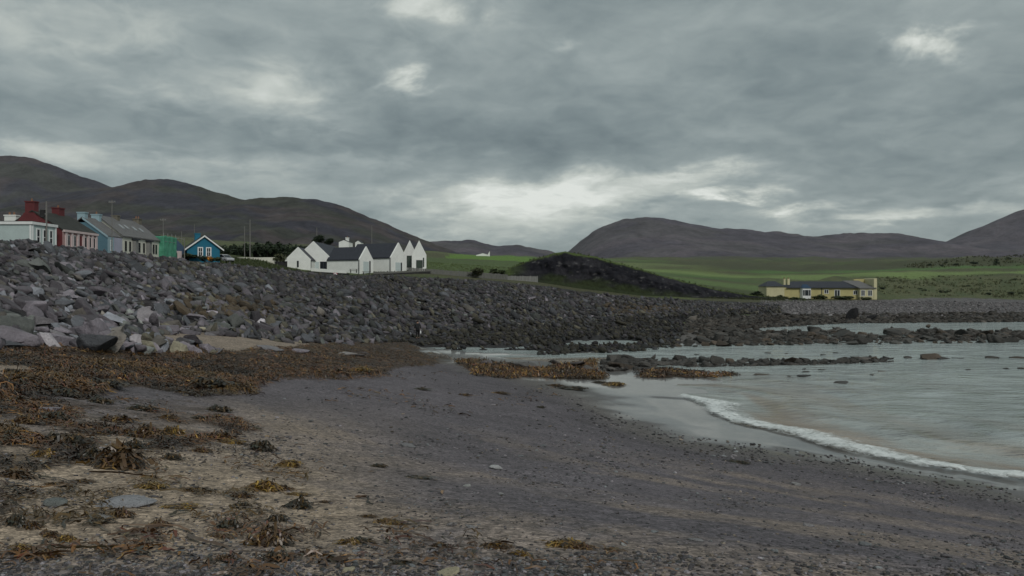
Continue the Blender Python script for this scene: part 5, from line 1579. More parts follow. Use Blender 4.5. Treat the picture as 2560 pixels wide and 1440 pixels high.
# a white house behind them, and the two tiny far ones
_g = Gable('far_white_cottage', 'small white cottage peeping over the slate roofs of the white group', pxy(888, 215), pxy(902, 215), 4, 12, PZ(606, 215), PZ(601.5, 215), M_WHITE, M_SLATE, over=.05)
_g = Gable('white_block_house', 'white house end with a chimney behind the slate roofs', pxy(847, 205), pxy(872, 205), 5, 12, PZ(605, 205), PZ(600, 205), M_WHITE, M_SLATE, over=.05)
_g.chimney(2.1, .5, .8, .7, PZ(610, 205), PZ(595, 205), M_WHITE, 1)
_g = Gable('distant_white_house', 'tiny white house with a tall gable far across the green field', pxy(1190, 640), pxy(1224, 640), 6, 28.5, PZ(637.5, 640), PZ(633, 640), M_WHITE, M_SLATEG, over=.1)
_g.part(MB().add([_g.q(9.6, -.3, 28.5), _g.q(11.0, -.3, 28.5), _g.q(11.0, -.3, PZ(628, 640)), _g.q(9.6, -.3, PZ(635, 640)), _g.q(9.6, 3, 28.5), _g.q(11.0, 3, 28.5), _g.q(11.0, 3, PZ(628, 640)), _g.q(9.6, 3, PZ(635, 640))],
                 [(0, 1, 2, 3), (7, 6, 5, 4), (0, 4, 5, 1), (1, 5, 6, 2), (2, 6, 7, 3), (3, 7, 4, 0)]), 'gable_wall', M_WHITE)

# --- yellow bungalow
def yellow_house():
    Y = 200.0
    x = lambda px: PX(px, Y)
    z = lambda py: PZ(py, Y)
    r = tag(empty('yellow_bungalow', (x(1913), Y, z(747))), 'long pale yellow bungalow with dark hipped roof standing behind the far shingle', 'house')
    o = np.array((x(1913), Y, z(747)))
    def part(mb, nm, m, par=None):
        mb.v = [tuple(np.array(v) - o) for v in mb.v]
        return mb.build(nm, m, par or r)
    zb, ze = z(750) - .5, z(719)
    def hip(mb, x0, x1, y0, y1, ze, zr, inset):
        ym = (y0 + y1) / 2
        a = [(x0, y0, ze), (x1, y0, ze), (x1, y1, ze), (x0, y1, ze), (x0 + inset, ym, zr), (x1 - inset, ym, zr)]
        return mb.add(a, [(0, 1, 5, 4), (1, 2, 5), (2, 3, 4, 5), (3, 0, 4), (3, 2, 1, 0)])
    # left block, a step higher, main range, right range
    part(MB().box(x(1914.5), x(1959), Y - .6, Y + 6, zb, z(716)), 'wall', M_YELLL)
    part(hip(MB(), x(1912), x(1962), Y - .9, Y + 6.3, z(716), z(702.5), 1.6), 'roof', M_SLATE)
    part(MB().box(x(1959.5), x(2145), Y, Y + 7, zb, ze), 'wall', M_YELL)
    part(hip(MB(), x(1966), x(2150), Y - .35, Y + 7.3, ze, z(703), 2.6), 'roof', M_SLATE)
    # right end: white gable-fronted block with a tall yellow end wall and chimney
    part(MB().box(x(2145), x(2183), Y - 1.0, Y + 7, zb, z(720)), 'wall', M_YELLL)
    mb = MB(); slab(mb, [(x(2143), Y - 1.3, z(719.5)), (x(2186), Y - 1.3, z(719.5)), (x(2163), Y + 4, z(701)), (x(2122), Y + 4, z(701))], .2)
    part(mb, 'roof', M_SLATEG)
    mb = MB(); mb.add([(x(2180), Y - 1.1, zb), (x(2187.5), Y - 1.1, zb), (x(2187.5), Y - 1.1, z(696)), (x(2180), Y - 1.1, z(697)), (x(2180), Y + 6.0, zb), (x(2187.5), Y + 6.0, zb), (x(2187.5), Y + 6.0, z(696)), (x(2180), Y + 6.0, z(697))],
                      [(0, 1, 2, 3), (7, 6, 5, 4), (0, 4, 5, 1), (1, 5, 6, 2), (2, 6, 7, 3), (3, 7, 4, 0)])
    part(mb, 'end_wall', M_YELLL)
    part(MB().add([(x(2152), Y + 4.1, z(700)), (x(2180), Y + 4.1, z(716)), (x(2180), Y + 4.1, z(696.5)), (x(2152), Y + 4.1, z(697.5)), (x(2152), Y + 4.7, z(700)), (x(2180), Y + 4.7, z(716)), (x(2180), Y + 4.7, z(696.5)), (x(2152), Y + 4.7, z(697.5))],
                  [(0, 1, 2, 3), (7, 6, 5, 4), (0, 4, 5, 1), (1, 5, 6, 2), (2, 6, 7, 3), (3, 7, 4, 0)]), 'parapet_wall', M_YELL)
    for a, b in ((1961.5, 1966), (1971, 1976.5)):
        c = part(MB().box(x(a), x(b), Y + .6, Y + 1.3, z(712), z(697)), 'chimney', M_YELLL)
        part(MB().cyl(((x(a) + x(b)) / 2, Y + .95, z(697)), ((x(a) + x(b)) / 2, Y + .95, z(693.5)), .12), 'chimney_pot', M_POT, c)
    # bay window
    by = Y - .9
    mb = MB(); mb.add([(x(2000), Y, zb), (x(2027.5), Y, zb), (x(2024), by, zb), (x(2003.5), by, zb), (x(2000), Y, z(720.3)), (x(2027.5), Y, z(720.3)), (x(2024), by, z(720.3)), (x(2003.5), by, z(720.3))],
                      [(3, 2, 1, 0), (4, 5, 6, 7), (0, 1, 5, 4), (1, 2, 6, 5), (2, 3, 7, 6), (3, 0, 4, 7)])
    bay = part(mb, 'bay_window', M_TRIM)
    part(MB().add([(x(1999), Y, z(720)), (x(2028.5), Y, z(720)), (x(2025), by - .2, z(720)), (x(2002.5), by - .2, z(720)), (x(2008), Y + .5, z(711)), (x(2019), Y + .5, z(711))], [(0, 1, 2, 3), (3, 2, 5, 4), (2, 1, 5), (0, 3, 4), (1, 0, 4, 5)]), 'bay_roof', M_BROOF, bay)
    for a, b in ((2004.5, 2008.3), (2009.3, 2018), (2019, 2023)):
        part(MB().wall((0, by), (1, 0), (0, -1), x(a), x(b), z(739), z(725), .004, .03), 'pane', M_GLASS, bay)
    def win(a, b, y0, y1, yy=Y, bars=True, nm='window'):
        w = MB()
        P, t, n = (0, yy), (1, 0), (0, -1)
        fw = .09
        w.wall(P, t, n, x(a), x(a) + fw, z(y1), z(y0), .003, .06); w.wall(P, t, n, x(b) - fw, x(b), z(y1), z(y0), .003, .06)
        w.wall(P, t, n, x(a) + fw, x(b) - fw, z(y1), z(y1) + fw, .003, .07); w.wall(P, t, n, x(a) + fw, x(b) - fw, z(y0) - fw, z(y0), .003, .06)
        if bars: w.wall(P, t, n, (x(a) + x(b)) / 2 - .05, (x(a) + x(b)) / 2 + .05, z(y1) + fw, z(y0) - fw, .01, .055)
        f = part(w, nm, M_TRIM)
        part(MB().wall(P, t, n, x(a) + fw, x(b) - fw, z(y1) + fw, z(y0) - fw, .004, .02), 'pane', M_GLASS, f)
    win(2060.5, 2071.5, 723.5, 734); win(2086, 2100, 724.5, 743.5, nm='french_door'); win(2133, 2143.5, 726.5, 736.5)
    win(2148, 2158, 725, 740, Y - 1.0); win(2165, 2176, 725, 740, Y - 1.0)
    part(MB().box(x(2143.5), x(2147), Y - .5, Y - .02, zb, z(721)), 'pilaster', M_YELLL)
    part(MB().wall((0, Y), (1, 0), (0, -1), x(2053.5), x(2055), zb, ze, .003, .1), 'downpipe', M_SLATE)
    part(MB().wall((0, Y), (1, 0), (0, -1), x(1966), x(2145), z(720.2), z(718.9), .36, .46), 'gutter', M_SLATE)
yellow_house()
# ------------------------------------------------------------------ poles, walls, fences
M_POLE = plain('tarred_timber_pole', (.085, .075, .065), .9, .2, 2)
M_POLEL = plain('grey_timber_pole', (.17, .165, .155), .9, .18, 2)
def pole(px, Y, py_top, py_base, label, r=.13, light=False, arm=0, box=False, lamp=False):
    x = PX(px, Y); z0 = PZ(py_base, Y) - .6; z1 = PZ(py_top, Y)
    o = tag(empty('utility_pole', (x, Y, z0)), label, 'pole', 'poles along the shore road')
    M = M_POLEL if light else M_POLE
    MB().cyl((0, 0, 0), (0, 0, z1 - z0), r, r * .7, 8).build('shaft', M, o)
    h = z1 - z0
    if arm:
        MB().box(-arm, arm, -.05, .05, h - .45, h - .33).build('crossarm', M, o)
        for k in (-.85, -.3, .3, .85):
            MB().cyl((k * arm, 0, h - .33), (k * arm, 0, h - .15), .045, .035, 6).build('insulator', M_METAL, o)
    if box:
        MB().cyl((-.42, -.05, h - 1.95), (-.42, -.05, h - 1.05), .30, .30, 10).build('transformer', M_DKWALL, o)
        MB().box(-.3, -.05, -.1, .05, h - 1.6, h - 1.45).build('bracket', M_METAL, o)
    if lamp:
        MB().cyl((0, 0, h - .15), (-.9, -.2, h + .05), .035, .03, 6).build('lamp_arm', M_METAL, o)
        MB().box(-1.35, -.85, -.32, -.12, h - .03, h + .09).build('lamp_head', M_METAL, o)
    return o
pole(116, 96, 503, 612, 'pole with a black transformer in front of the red chimneys', .13, True, 0, True)
pole(280, 108, 499, 632, 'tall grey pole with a small crossarm before the slate roof', .07, True, .45)
pole(408, 138, 545, 640, 'thin grey pole rising behind the green netting', .08, True, .5)
pole(461, 136, 596, 652, 'short grey lamp post in front of the bright blue house', .10, True, 0, False, True)
pole(454, 150, 578, 640, 'thin pole behind the blue roofed wing', .07, True)
pole(611.5, 176, 565, 646, 'left one of two poles in front of the dark hedge', .10, True)
pole(625, 172, 549, 650, 'right, taller one of two poles before the dark hedge', .14, True, 0, False)
pole(792, 230, 569, 612, 'pole standing behind the left white gables', .14, True)
pole(929.5, 235, 563, 608, 'thin pole behind the long slate roofs', .11, True)
pole(486, 190, 560, 620, 'thin distant pole above the bright blue roof', .08, True)
# low walls by the road
def lump_wall(name, A, B, h, th, z0, z1, mat, label, seed, cat='wall'):
    n = 26
    t = np.linspace(0, 1, n)
    hh = h * (1 + .10 * (fbm(t * 9, t * 0, seed, 3) - .5))
    dx, dy = B[0] - A[0], B[1] - A[1]; ln = math.hypot(dx, dy); nx, ny = -dy / ln * th / 2, dx / ln * th / 2
    vs, fs = [], []
    for i in range(n):
        x, y, zz = A[0] + dx * t[i], A[1] + dy * t[i], z0 + (z1 - z0) * t[i]
        vs += [(x - nx, y - ny, zz - .8), (x + nx, y + ny, zz - .8), (x + nx, y + ny, zz + hh[i]), (x - nx, y - ny, zz + hh[i])]
    for i in range(n - 1):
        a, b = 4 * i, 4 * i + 4
        fs += [(a, b, b + 3, a + 3), (a + 3, b + 3, b + 2, a + 2), (a + 2, b + 2, b + 1, a + 1)]
    fs += [(0, 3, 2, 1), (4 * n - 4, 4 * n - 3, 4 * n - 2, 4 * n - 1)]
    return tag(MB().add(vs, fs).build(name, mat), label, cat)
lump_wall('low_cream_wall', pxy(575, 166), pxy(697, 168), .72, .3, PZ(652, 166), PZ(652, 168), M_CREAMW, 'low cream wall between the car and the white gables', 501)
lump_wall('dark_stone_wall', pxy(690, 166), pxy(716, 169), 1.5, .5, PZ(672, 166), PZ(671, 168), M_DKWALL, 'dark stone wall end left of the small white gable', 503)
lump_wall('dark_retaining_wall', pxy(712, 167.5), pxy(872, 165), .75, .5, PZ(683, 167.5), PZ(693, 165), M_DKWALL, 'black stone wall at the foot of the white buildings', 505)
lump_wall('low_white_wall', pxy(778, 168.5), pxy(866, 167), .62, .25, PZ(677.5, 168.5), PZ(684, 167), M_WHITE, 'low white wall in front of the glazed gable', 507)
lump_wall('dark_retaining_wall', pxy(930, 168), pxy(1075, 176), .5, .5, PZ(692, 168), PZ(684, 176), M_DKWALL, 'dark kerb wall under the pointed white gables', 509)

def fence(A, B, n, h, zA, zB, mp, label, pitch_extra=0, boards=5):
    r = tag(empty('timber_fence', (A[0], A[1], zA)), label, 'fence')
    for i in range(n + 1):
        t = i / n
        x, y, z = A[0] + (B[0] - A[0]) * t, A[1] + (B[1] - A[1]) * t, zA + (zB - zA) * t
        MB().box(x - A[0] - .07, x - A[0] + .07, y - A[1] - .07, y - A[1] + .07, z - zA - .5, z - zA + h + .12).build('post', mp, r)
        if i < n:
            t2 = (i + 1) / n
            x2, y2, z2 = A[0] + (B[0] - A[0]) * t2, A[1] + (B[1] - A[1]) * t2, zA + (zB - zA) * t2
            mb = MB()
            for k in range(boards):        # boards too fine to tell apart at this distance: one panel per bay
                f0, f1 = (k + .06) / boards, (k + .94) / boards
                xa, ya, xb, yb = x + (x2 - x) * f0, y + (y2 - y) * f0, x + (x2 - x) * f1, y + (y2 - y) * f1
                za, zb = z + (z2 - z) * f0, z + (z2 - z) * f1
                j = random.uniform(-.05, .05)
                mb.hexa([(xa - A[0], ya - A[1] - .02, za - zA - .3), (xb - A[0], yb - A[1] - .02, zb - zA - .3), (xb - A[0], yb - A[1] + .02, zb - zA - .3), (xa - A[0], ya - A[1] + .02, za - zA - .3),
                         (xa - A[0], ya - A[1] - .02, za - zA + h + j), (xb - A[0], yb - A[1] - .02, zb - zA + h + j), (xb - A[0], yb - A[1] + .02, zb - zA + h + j), (xa - A[0], ya - A[1] + .02, za - zA + h + j)])
            mb.build('fence_panel', mp, r)
    return r
fence(pxy(1022, 174), pxy(1268, 184), 12, 1.55, PZ(687, 174), PZ(703, 184), M_GREYW, 'weathered grey timber fence running right from the white gables')
fence(pxy(1269, 184), pxy(1344, 186), 4, 1.6, PZ(707, 184), PZ(708, 186), M_GREYL, 'paler fence panels at the right end of the grey fence')
fence(pxy(935, 170), pxy(1020, 174), 5, .75, PZ(688, 170), PZ(686, 174), M_GREYW, 'low grey fence in front of the pointed white gables')
# picnic tables on the terrace
def picnic(px, Y, py, label):
    x, z = PX(px, Y), PZ(py, Y)
    r = tag(empty('picnic_table', (x, Y, z), .3), label, 'table', 'picnic tables by the white gable')
    MB().box(-.9, .9, -.38, .38, .72, .78).build('tabletop', M_GREYW, r)
    for s in (-1, 1):
        MB().box(-.9, .9, s * .72 - .14, s * .72 + .14, .42, .47).build('bench', M_GREYW, r)
        MB().hexa([(s * .6 - .05, -.75, 0), (s * .6 + .05, -.75, 0), (s * .6 + .05, .75, 0), (s * .6 - .05, .75, 0), (s * .6 - .05, -.3, .72), (s * .6 + .05, -.3, .72), (s * .6 + .05, .3, .72), (s * .6 - .05, .3, .72)]).build('leg', M_GREYW, r)
picnic(884, 166, 682, 'grey picnic table left of the slit window gable')
picnic(916, 166, 688, 'grey picnic table right under the slit window gable')
# lifebuoy stand
def lifebuoy():
    Y = 160; x, z = PX(838, Y), PZ(700, Y) - .2
    r = tag(empty('lifebuoy_stand', (x, Y, z)), 'small red and white lifebuoy stand on the rocks below the white buildings', 'lifebuoy stand')
    mr = plain('faded_red_paint', (.33, .05, .075), .6, .1, 3)
    MB().cyl((0, 0, 0), (0, 0, 1.6), .06).build('post', M_TRIM, r)
    MB().box(-.42, .42, .02, .10, .75, 1.65).build('backboard', mr, r)
    bm = bmesh.new()
    vs, fs = [], []
    nu, nv = 20, 8
    for i in range(nu):
        for j in range(nv):
            a, b = 2 * math.pi * i / nu, 2 * math.pi * j / nv
            R = .30 + .09 * math.cos(b)
            vs.append((R * math.cos(a), -.06 + .09 * math.sin(b) - .03, 1.2 + R * math.sin(a)))
            fs.append((i * nv + j, ((i + 1) % nu) * nv + j, ((i + 1) % nu) * nv + (j + 1) % nv, i * nv + (j + 1) % nv))
    ring = MB().add(vs, fs).build('ring', M_TRIM, r)
    MB().box(-.1, .1, -.19, -.02, .78, .95).build('strap', mr, r)
lifebuoy()
# ------------------------------------------------------------------ the parked car
def car():
    Y = 150; px = 561
    r = tag(empty('parked_car', (PX(px, Y), Y, PZ(656, Y)), math.radians(-35)), 'silver hatchback parked right of the bright blue house', 'car')
    mp = plain('silver_paint', (.40, .41, .43), .3, .04, 1, spec=.6)
    mt = plain('tyre_rubber', (.02, .02, .02), .9, .1, 3)
    # body lofted from cross sections along the length (x)
    def loft(secs, name, mat, par=r):
        vs, fs = [], []
        for x, w, zb, zt in secs:
            vs += [(x, -w, zb), (x, -w * 1.02, zb + (zt - zb) * .55), (x, -w * .92, zt), (x, w * .92, zt), (x, w * 1.02, zb + (zt - zb) * .55), (x, w, zb)]
        for i in range(len(secs) - 1):
            for j in range(6):
                a, b = 6 * i + j, 6 * i + (j + 1) % 6
                fs.append((a, b, b + 6, a + 6))
        fs += [tuple(range(6))[::-1], tuple(range(6 * len(secs) - 6, 6 * len(secs)))]
        return MB().add(vs, fs).build(name, mat, par, .03)
    loft([(-2.0, .70, .35, .80), (-1.9, .82, .25, .92), (-1.0, .86, .22, .96), (.6, .86, .22, .95), (1.3, .85, .22, .88), (1.95, .78, .28, .74), (2.05, .68, .36, .62)], 'body', mp)
    loft([(-1.85, .70, .93, 1.00), (-1.5, .69, .93, 1.38), (-1.0, .68, .93, 1.47), (0, .68, .93, 1.48), (.5, .69, .93, 1.36), (1.15, .72, .90, .95)], 'windows', M_GLASS)
    loft([(-1.5, .62, 1.385, 1.43), (-1.0, .62, 1.44, 1.50), (0, .62, 1.45, 1.51), (.42, .60, 1.38, 1.41)], 'roof_panel', mp)
    for s in (-1, 1):
        for a, b in ((-1.80, -1.42), (.35, 1.1)):
            za, zb = (1.02, 1.42) if a < 0 else (1.42, .97)
            MB().hexa([(a - .05, s * .70 - .02, za - .04), (b, s * .66 - .02, zb - .04), (b, s * .66 + .02, zb - .04), (a - .05, s * .70 + .02, za - .04), (a - .05, s * .70 - .02, za + .04), (b, s * .66 - .02, zb + .04), (b, s * .66 + .02, zb + .04), (a - .05, s * .70 + .02, za + .04)]).build('pillar', mp, r)
        MB().box(-1.97, -1.88, s * .72 - .1, s * .72 + .1, .72, .95).build('tail_light', M_RED, r)
        MB().box(1.93, 2.02, s * .6 - .14, s * .6 + .14, .58, .70).build('headlight', M_TRIM, r)
        for x in (-1.25, 1.3):
            w = MB().cyl((x, s * .72, .32), (x, s * .88, .32), .32, .32, 18).build('wheel', mt, r)
            MB().cyl((x, s * .881, .32), (x, s * .90, .32), .19, .17, 12).build('rim', M_METAL, w)
car()

# ------------------------------------------------------------------ trees, hedge, shrubs
M_BARK = plain('bark', (.05, .04, .03), .9, .25, 3)
def crown(seed, n, shape, size, pal):
    r = np.random.default_rng(seed)
    lob = r.normal(size=(14, 3)); lob /= np.linalg.norm(lob, axis=1)[:, None]
    c = lob * r.uniform(.2, .75, 14)[:, None]
    if shape == 'column': c = np.column_stack([c[:, 0] * .45, c[:, 1] * .45, c[:, 2]])
    k = r.integers(14, size=n)
    d = r.normal(size=(n, 3)); d /= np.linalg.norm(d, axis=1)[:, None]
    rad = r.uniform(.25, .5, 14)[k] * r.uniform(.75, 1.1, n)
    if shape == 'column': rad *= (1 - .45 * np.clip(c[k][:, 2], 0, 1))
    p = c[k] + d * rad[:, None]
    p[:, 2] = np.where(p[:, 2] < -.95, -.95 + (p[:, 2] + .95) * .1, p[:, 2])
    a = r.normal(size=(n, 3)); a /= np.linalg.norm(a, axis=1)[:, None]
    b = np.cross(a, d + .3 * r.normal(size=(n, 3))); b /= np.linalg.norm(b, axis=1)[:, None] + 1e-6
    s = size * np.exp(r.normal(0, .3, n))[:, None]
    V = np.stack([p - a * s - b * s * .5, p + a * s * .2 - b * s * .6, p + a * s, p + b * s * .6], 1).reshape(-1, 3)
    Q = np.arange(4 * n).reshape(n, 4)
    C = np.repeat(np.array(pal)[r.integers(len(pal), size=n)] * np.exp(r.normal(0, .3, n))[:, None] * (.8 + .35 * r.random(14)[k])[:, None], 4, 0)
    return V, Q, C
DK = [(.018, .030, .014), (.012, .022, .010), (.026, .040, .018)]
GR = [(.045, .062, .022), (.035, .050, .018), (.06, .07, .028)]
OL = [(.055, .062, .028), (.042, .050, .022), (.075, .075, .036)]
def crown_me(*a):
    me = mesh_np('crown', *crown(*a)); me.materials.append(M_LEAF); return me
CR = {'hedge': [crown_me(700 + i, 1500, 'round', .095, DK) for i in range(4)], 'tree': [crown_me(720 + i, 1500, 'round', .09, DK) for i in range(2)],
      'shrub': [crown_me(740 + i, 700, 'round', .13, GR) for i in range(3)], 'olive': [crown_me(760 + i, 600, 'round', .13, OL) for i in range(3)], 'dark': [crown_me(780 + i, 500, 'round', .15, DK) for i in range(3)]}
def tree(name, kind, px, Y, py_top, py_base, wpx, label, cat, group=None, dep=None):
    x = PX(px, Y); zt, zb = PZ(py_top, Y), PZ(py_base, Y)
    w = wpx / F * Y / 2; h = zt - zb
    r = tag(empty(name, (x, Y, zb - .3)), label, cat, group)
    mb = MB().cyl((0, 0, -.3), (w * .04, 0, h * .55 + .3), max(.04, w * .07), max(.02, w * .035), 7)
    for k in range(3):
        a = 2.1 * k + px
        mb.cyl((0, 0, h * .3), (w * .45 * math.cos(a), w * .45 * math.sin(a), h * .7), max(.02, w * .035), max(.01, w * .015), 5)
    mb.build('trunk', M_BARK, r)
    me = random.choice(CR[kind])
    c = link('crown', me, r); c.location = (0, 0, h * .5 + .3); c.scale = (w * .95, (dep or w) * .95, h * .55); c.rotation_euler = (0, 0, random.uniform(0, 6.28))
    if dep: c.rotation_euler = (0, 0, random.choice((0, math.pi)))
    return r
hz = [(560, 186, 611), (588, 188, 612), (612, 187, 609), (640, 190, 607), (668, 189, 604), (694, 190, 605), (720, 192, 607), (742, 193, 611), (762, 195, 612)]
for i, (px, Y, top) in enumerate(hz):
    lab = 'leftmost dark evergreen of the tall hedge behind the car' if i == 0 else 'rightmost dark evergreen of the tall hedge behind the white gables' if i == len(hz) - 1 else f'dark evergreen of the tall hedge, {ORD[i + 1]} from left'
    tree('hedge_tree', 'hedge', px, Y, top, 648, 52, lab, 'tree', 'dark evergreens of the tall hedge')
tree('round_tree', 'tree', 796, 228, 585, 614, 50, 'dark rounded tree behind the ridge of the left white gables', 'tree')
tree('round_tree', 'tree', 822, 232, 594, 614, 40, 'smaller dark tree right of the rounded one behind the slate ridge', 'tree')
tree('olive_shrub', 'olive', 700, 168, 630, 655, 40, 'olive brown shrub against the small white gable', 'shrub')
tree('olive_shrub', 'olive', 1190, 181, 666, 692, 56, 'yellowish shrub in front of the grey fence', 'shrub')
tree('green_shrub', 'shrub', 1240, 190, 672, 690, 60, 'green shrub behind the grey fence by the mound', 'shrub')
tree('green_shrub', 'shrub', 470, 140.5, 634, 648, 60, 'low green bush under the blue roofed wing', 'shrub')
tree('green_shrub', 'dark', 512, 138.5, 639, 654, 44, 'dark bush below the two windows of the bright blue house', 'shrub')
tree('green_shrub', 'shrub', 545, 137, 642, 654, 26, 'small green bush at the right corner of the bright blue house', 'shrub')
for px, Y, top, base, w, lab in ((2110, 198.2, 738, 748, 60, 'low green bush under the french door of the yellow bungalow'), (1955, 197, 738, 752, 44, 'green bush before the left end of the yellow bungalow'),
                                 (2045, 197.5, 737, 752, 50, 'green bush under the bay window of the yellow bungalow'), (2165, 197, 741, 750, 36, 'small bush at the white right end of the yellow bungalow'), (1985, 196, 743, 755, 80, 'wide low bush before the yellow bungalow'), (1895, 199, 728, 752, 50, 'dark bush left of the yellow bungalow')):
    tree('green_shrub', 'shrub' if px != 1895 else 'dark', px, Y, top, base, w, lab, 'shrub')
# orange flowering clump by the blue house
def flowers():
    Y = 137.5; x, z = PX(528, Y), PZ(656, Y)
    r = tag(empty('orange_flowers', (x, Y, z)), 'clump of orange flowers beside the bright blue house', 'flowers')
    V, Q, C = crown(801, 500, 'round', .14, GR)
    me = mesh_np('leaves', V, Q, C); me.materials.append(M_LEAF)
    o = link('leaves', me, r); o.scale = (.95, .7, .6); o.location = (0, 0, .5)
    V, Q, C = crown(803, 260, 'round', .12, [(.55, .20, .015), (.60, .28, .03), (.5, .13, .01)])
    me = mesh_np('blossoms', V, Q, C); me.materials.append(M_LEAF)
    o = link('blossoms', me, r); o.scale = (.62, .6, .5); o.location = (-.05, -.15, .68)
flowers()
# grass bank by the road and tufts on the mound and dunes
def tufts(name, X, Y, Z, h, pal, label, seed, n_blade=7):
    r = np.random.default_rng(seed)
    n = len(X)
    px = np.repeat(X, n_blade) + r.normal(0, .18, n * n_blade); py = np.repeat(Y, n_blade) + r.normal(0, .18, n * n_blade); pz = np.repeat(Z, n_blade)
    hh = np.repeat(h, n_blade) * r.uniform(.6, 1.3, n * n_blade)
    a = r.uniform(0, 6.28, n * n_blade); w = .05 + .12 * hh
    lx, ly = r.normal(0, .3, (2, n * n_blade)) * hh
    V = np.stack([np.column_stack([px - np.cos(a) * w, py - np.sin(a) * w, pz - .1]), np.column_stack([px + np.cos(a) * w, py + np.sin(a) * w, pz - .1]), np.column_stack([px + lx, py + ly, pz + hh])], 1).reshape(-1, 3)
    T = np.arange(len(V)).reshape(-1, 3)
    C = np.repeat(np.array(pal)[r.integers(len(pal), size=len(px))] * np.exp(r.normal(0, .25, len(px)))[:, None], 3, 0)
    me = mesh_np(name, V, T, C)
    return tag(link(name, me, None, M_LEAF), label, None, None, 'stuff')
def grasses():
    r = np.random.default_rng(61)
    n = 1500
    X, Y = r.uniform(-60, -44, n), r.uniform(146, 166, n)
    tufts('bank_grass', X, Y, ground(X, Y), r.uniform(.2, .6, n), GR, 'rough green grass between the car and the dark wall', 63)
    n = 900
    px, Y = r.uniform(1060, 1300, n), r.uniform(195, 250, n)
    X = PX(px, Y); tufts('field_grass', X, Y, ground(X, Y), r.uniform(.08, .25, n), [(.065, .095, .024), (.075, .10, .028), (.085, .09, .04)], 'tufted grass of the field behind the grey fence', 65)
    n = 1500
    px, Y = r.uniform(2190, 2640, n), r.uniform(214, 318, n)
    X = PX(px, Y); k = fbm(X * .12, Y * .12, 67, 3) > .44
    tufts('dune_grass', X[k], Y[k], ground(X[k], Y[k]), r.uniform(.15, .6, k.sum()), [(.085, .088, .042), (.065, .08, .032), (.10, .094, .055), (.05, .062, .026)], 'rough tussocks on the low dunes right of the yellow bungalow', 69)
    n = 600
    px, Y = r.uniform(2260, 2640, n), r.uniform(430, 560, n)
    X = PX(px, Y); tufts('dune_grass', X, Y, ground(X, Y), r.uniform(.4, 1.4, n), [(.075, .08, .038), (.055, .068, .028), (.09, .086, .05)], 'rough tussocks on the far dune ridge', 71)
    n = 1500
    px, Y = r.uniform(1760, 1960, n), r.uniform(188, 199, n)
    X = PX(px, Y); tufts('shore_grass', X, Y, ground(X, Y), r.uniform(.15, .5, n), [(.035, .045, .018), (.05, .055, .025)], 'grass at the low end of the mound', 73)
    X, Y, Z = CREST
    tufts('mound_grass', X, Y, Z, r.uniform(.15, .55, len(X)), [(.06, .085, .024), (.05, .066, .022), (.075, .08, .036), (.04, .05, .02)], 'ragged grass along the top of the dark mound', 75)
grasses()
def scrub():
    r = np.random.default_rng(81)
    items = []
    for i in range(34):
        near = i < 18
        px = r.uniform(2200, 2560) if near else r.uniform(2280, 2570)
        Y = r.uniform(222, 312) if near else r.uniform(440, 540)
        X = PX(px, Y); z = float(ground(np.array([X]), np.array([Y]))[0])
        w = r.uniform(.4, 1.0) if near else r.uniform(.9, 2.4)
        o = bpy.data.objects.new('scrub_bush', random.choice(CR['dark'])); COL.objects.link(o)
        o.location = (X, Y, z + w * .32); o.scale = (w, w, w * .55)
        tag(o, None, 'shrub', 'dark bushes on the near dunes' if near else 'dark bushes on the far dune ridge')
        items.append((o, px, 'dark bush on the near dunes behind the shingle' if near else 'dark bush on the far dune ridge'))
    finish_labels(items)
scrub()

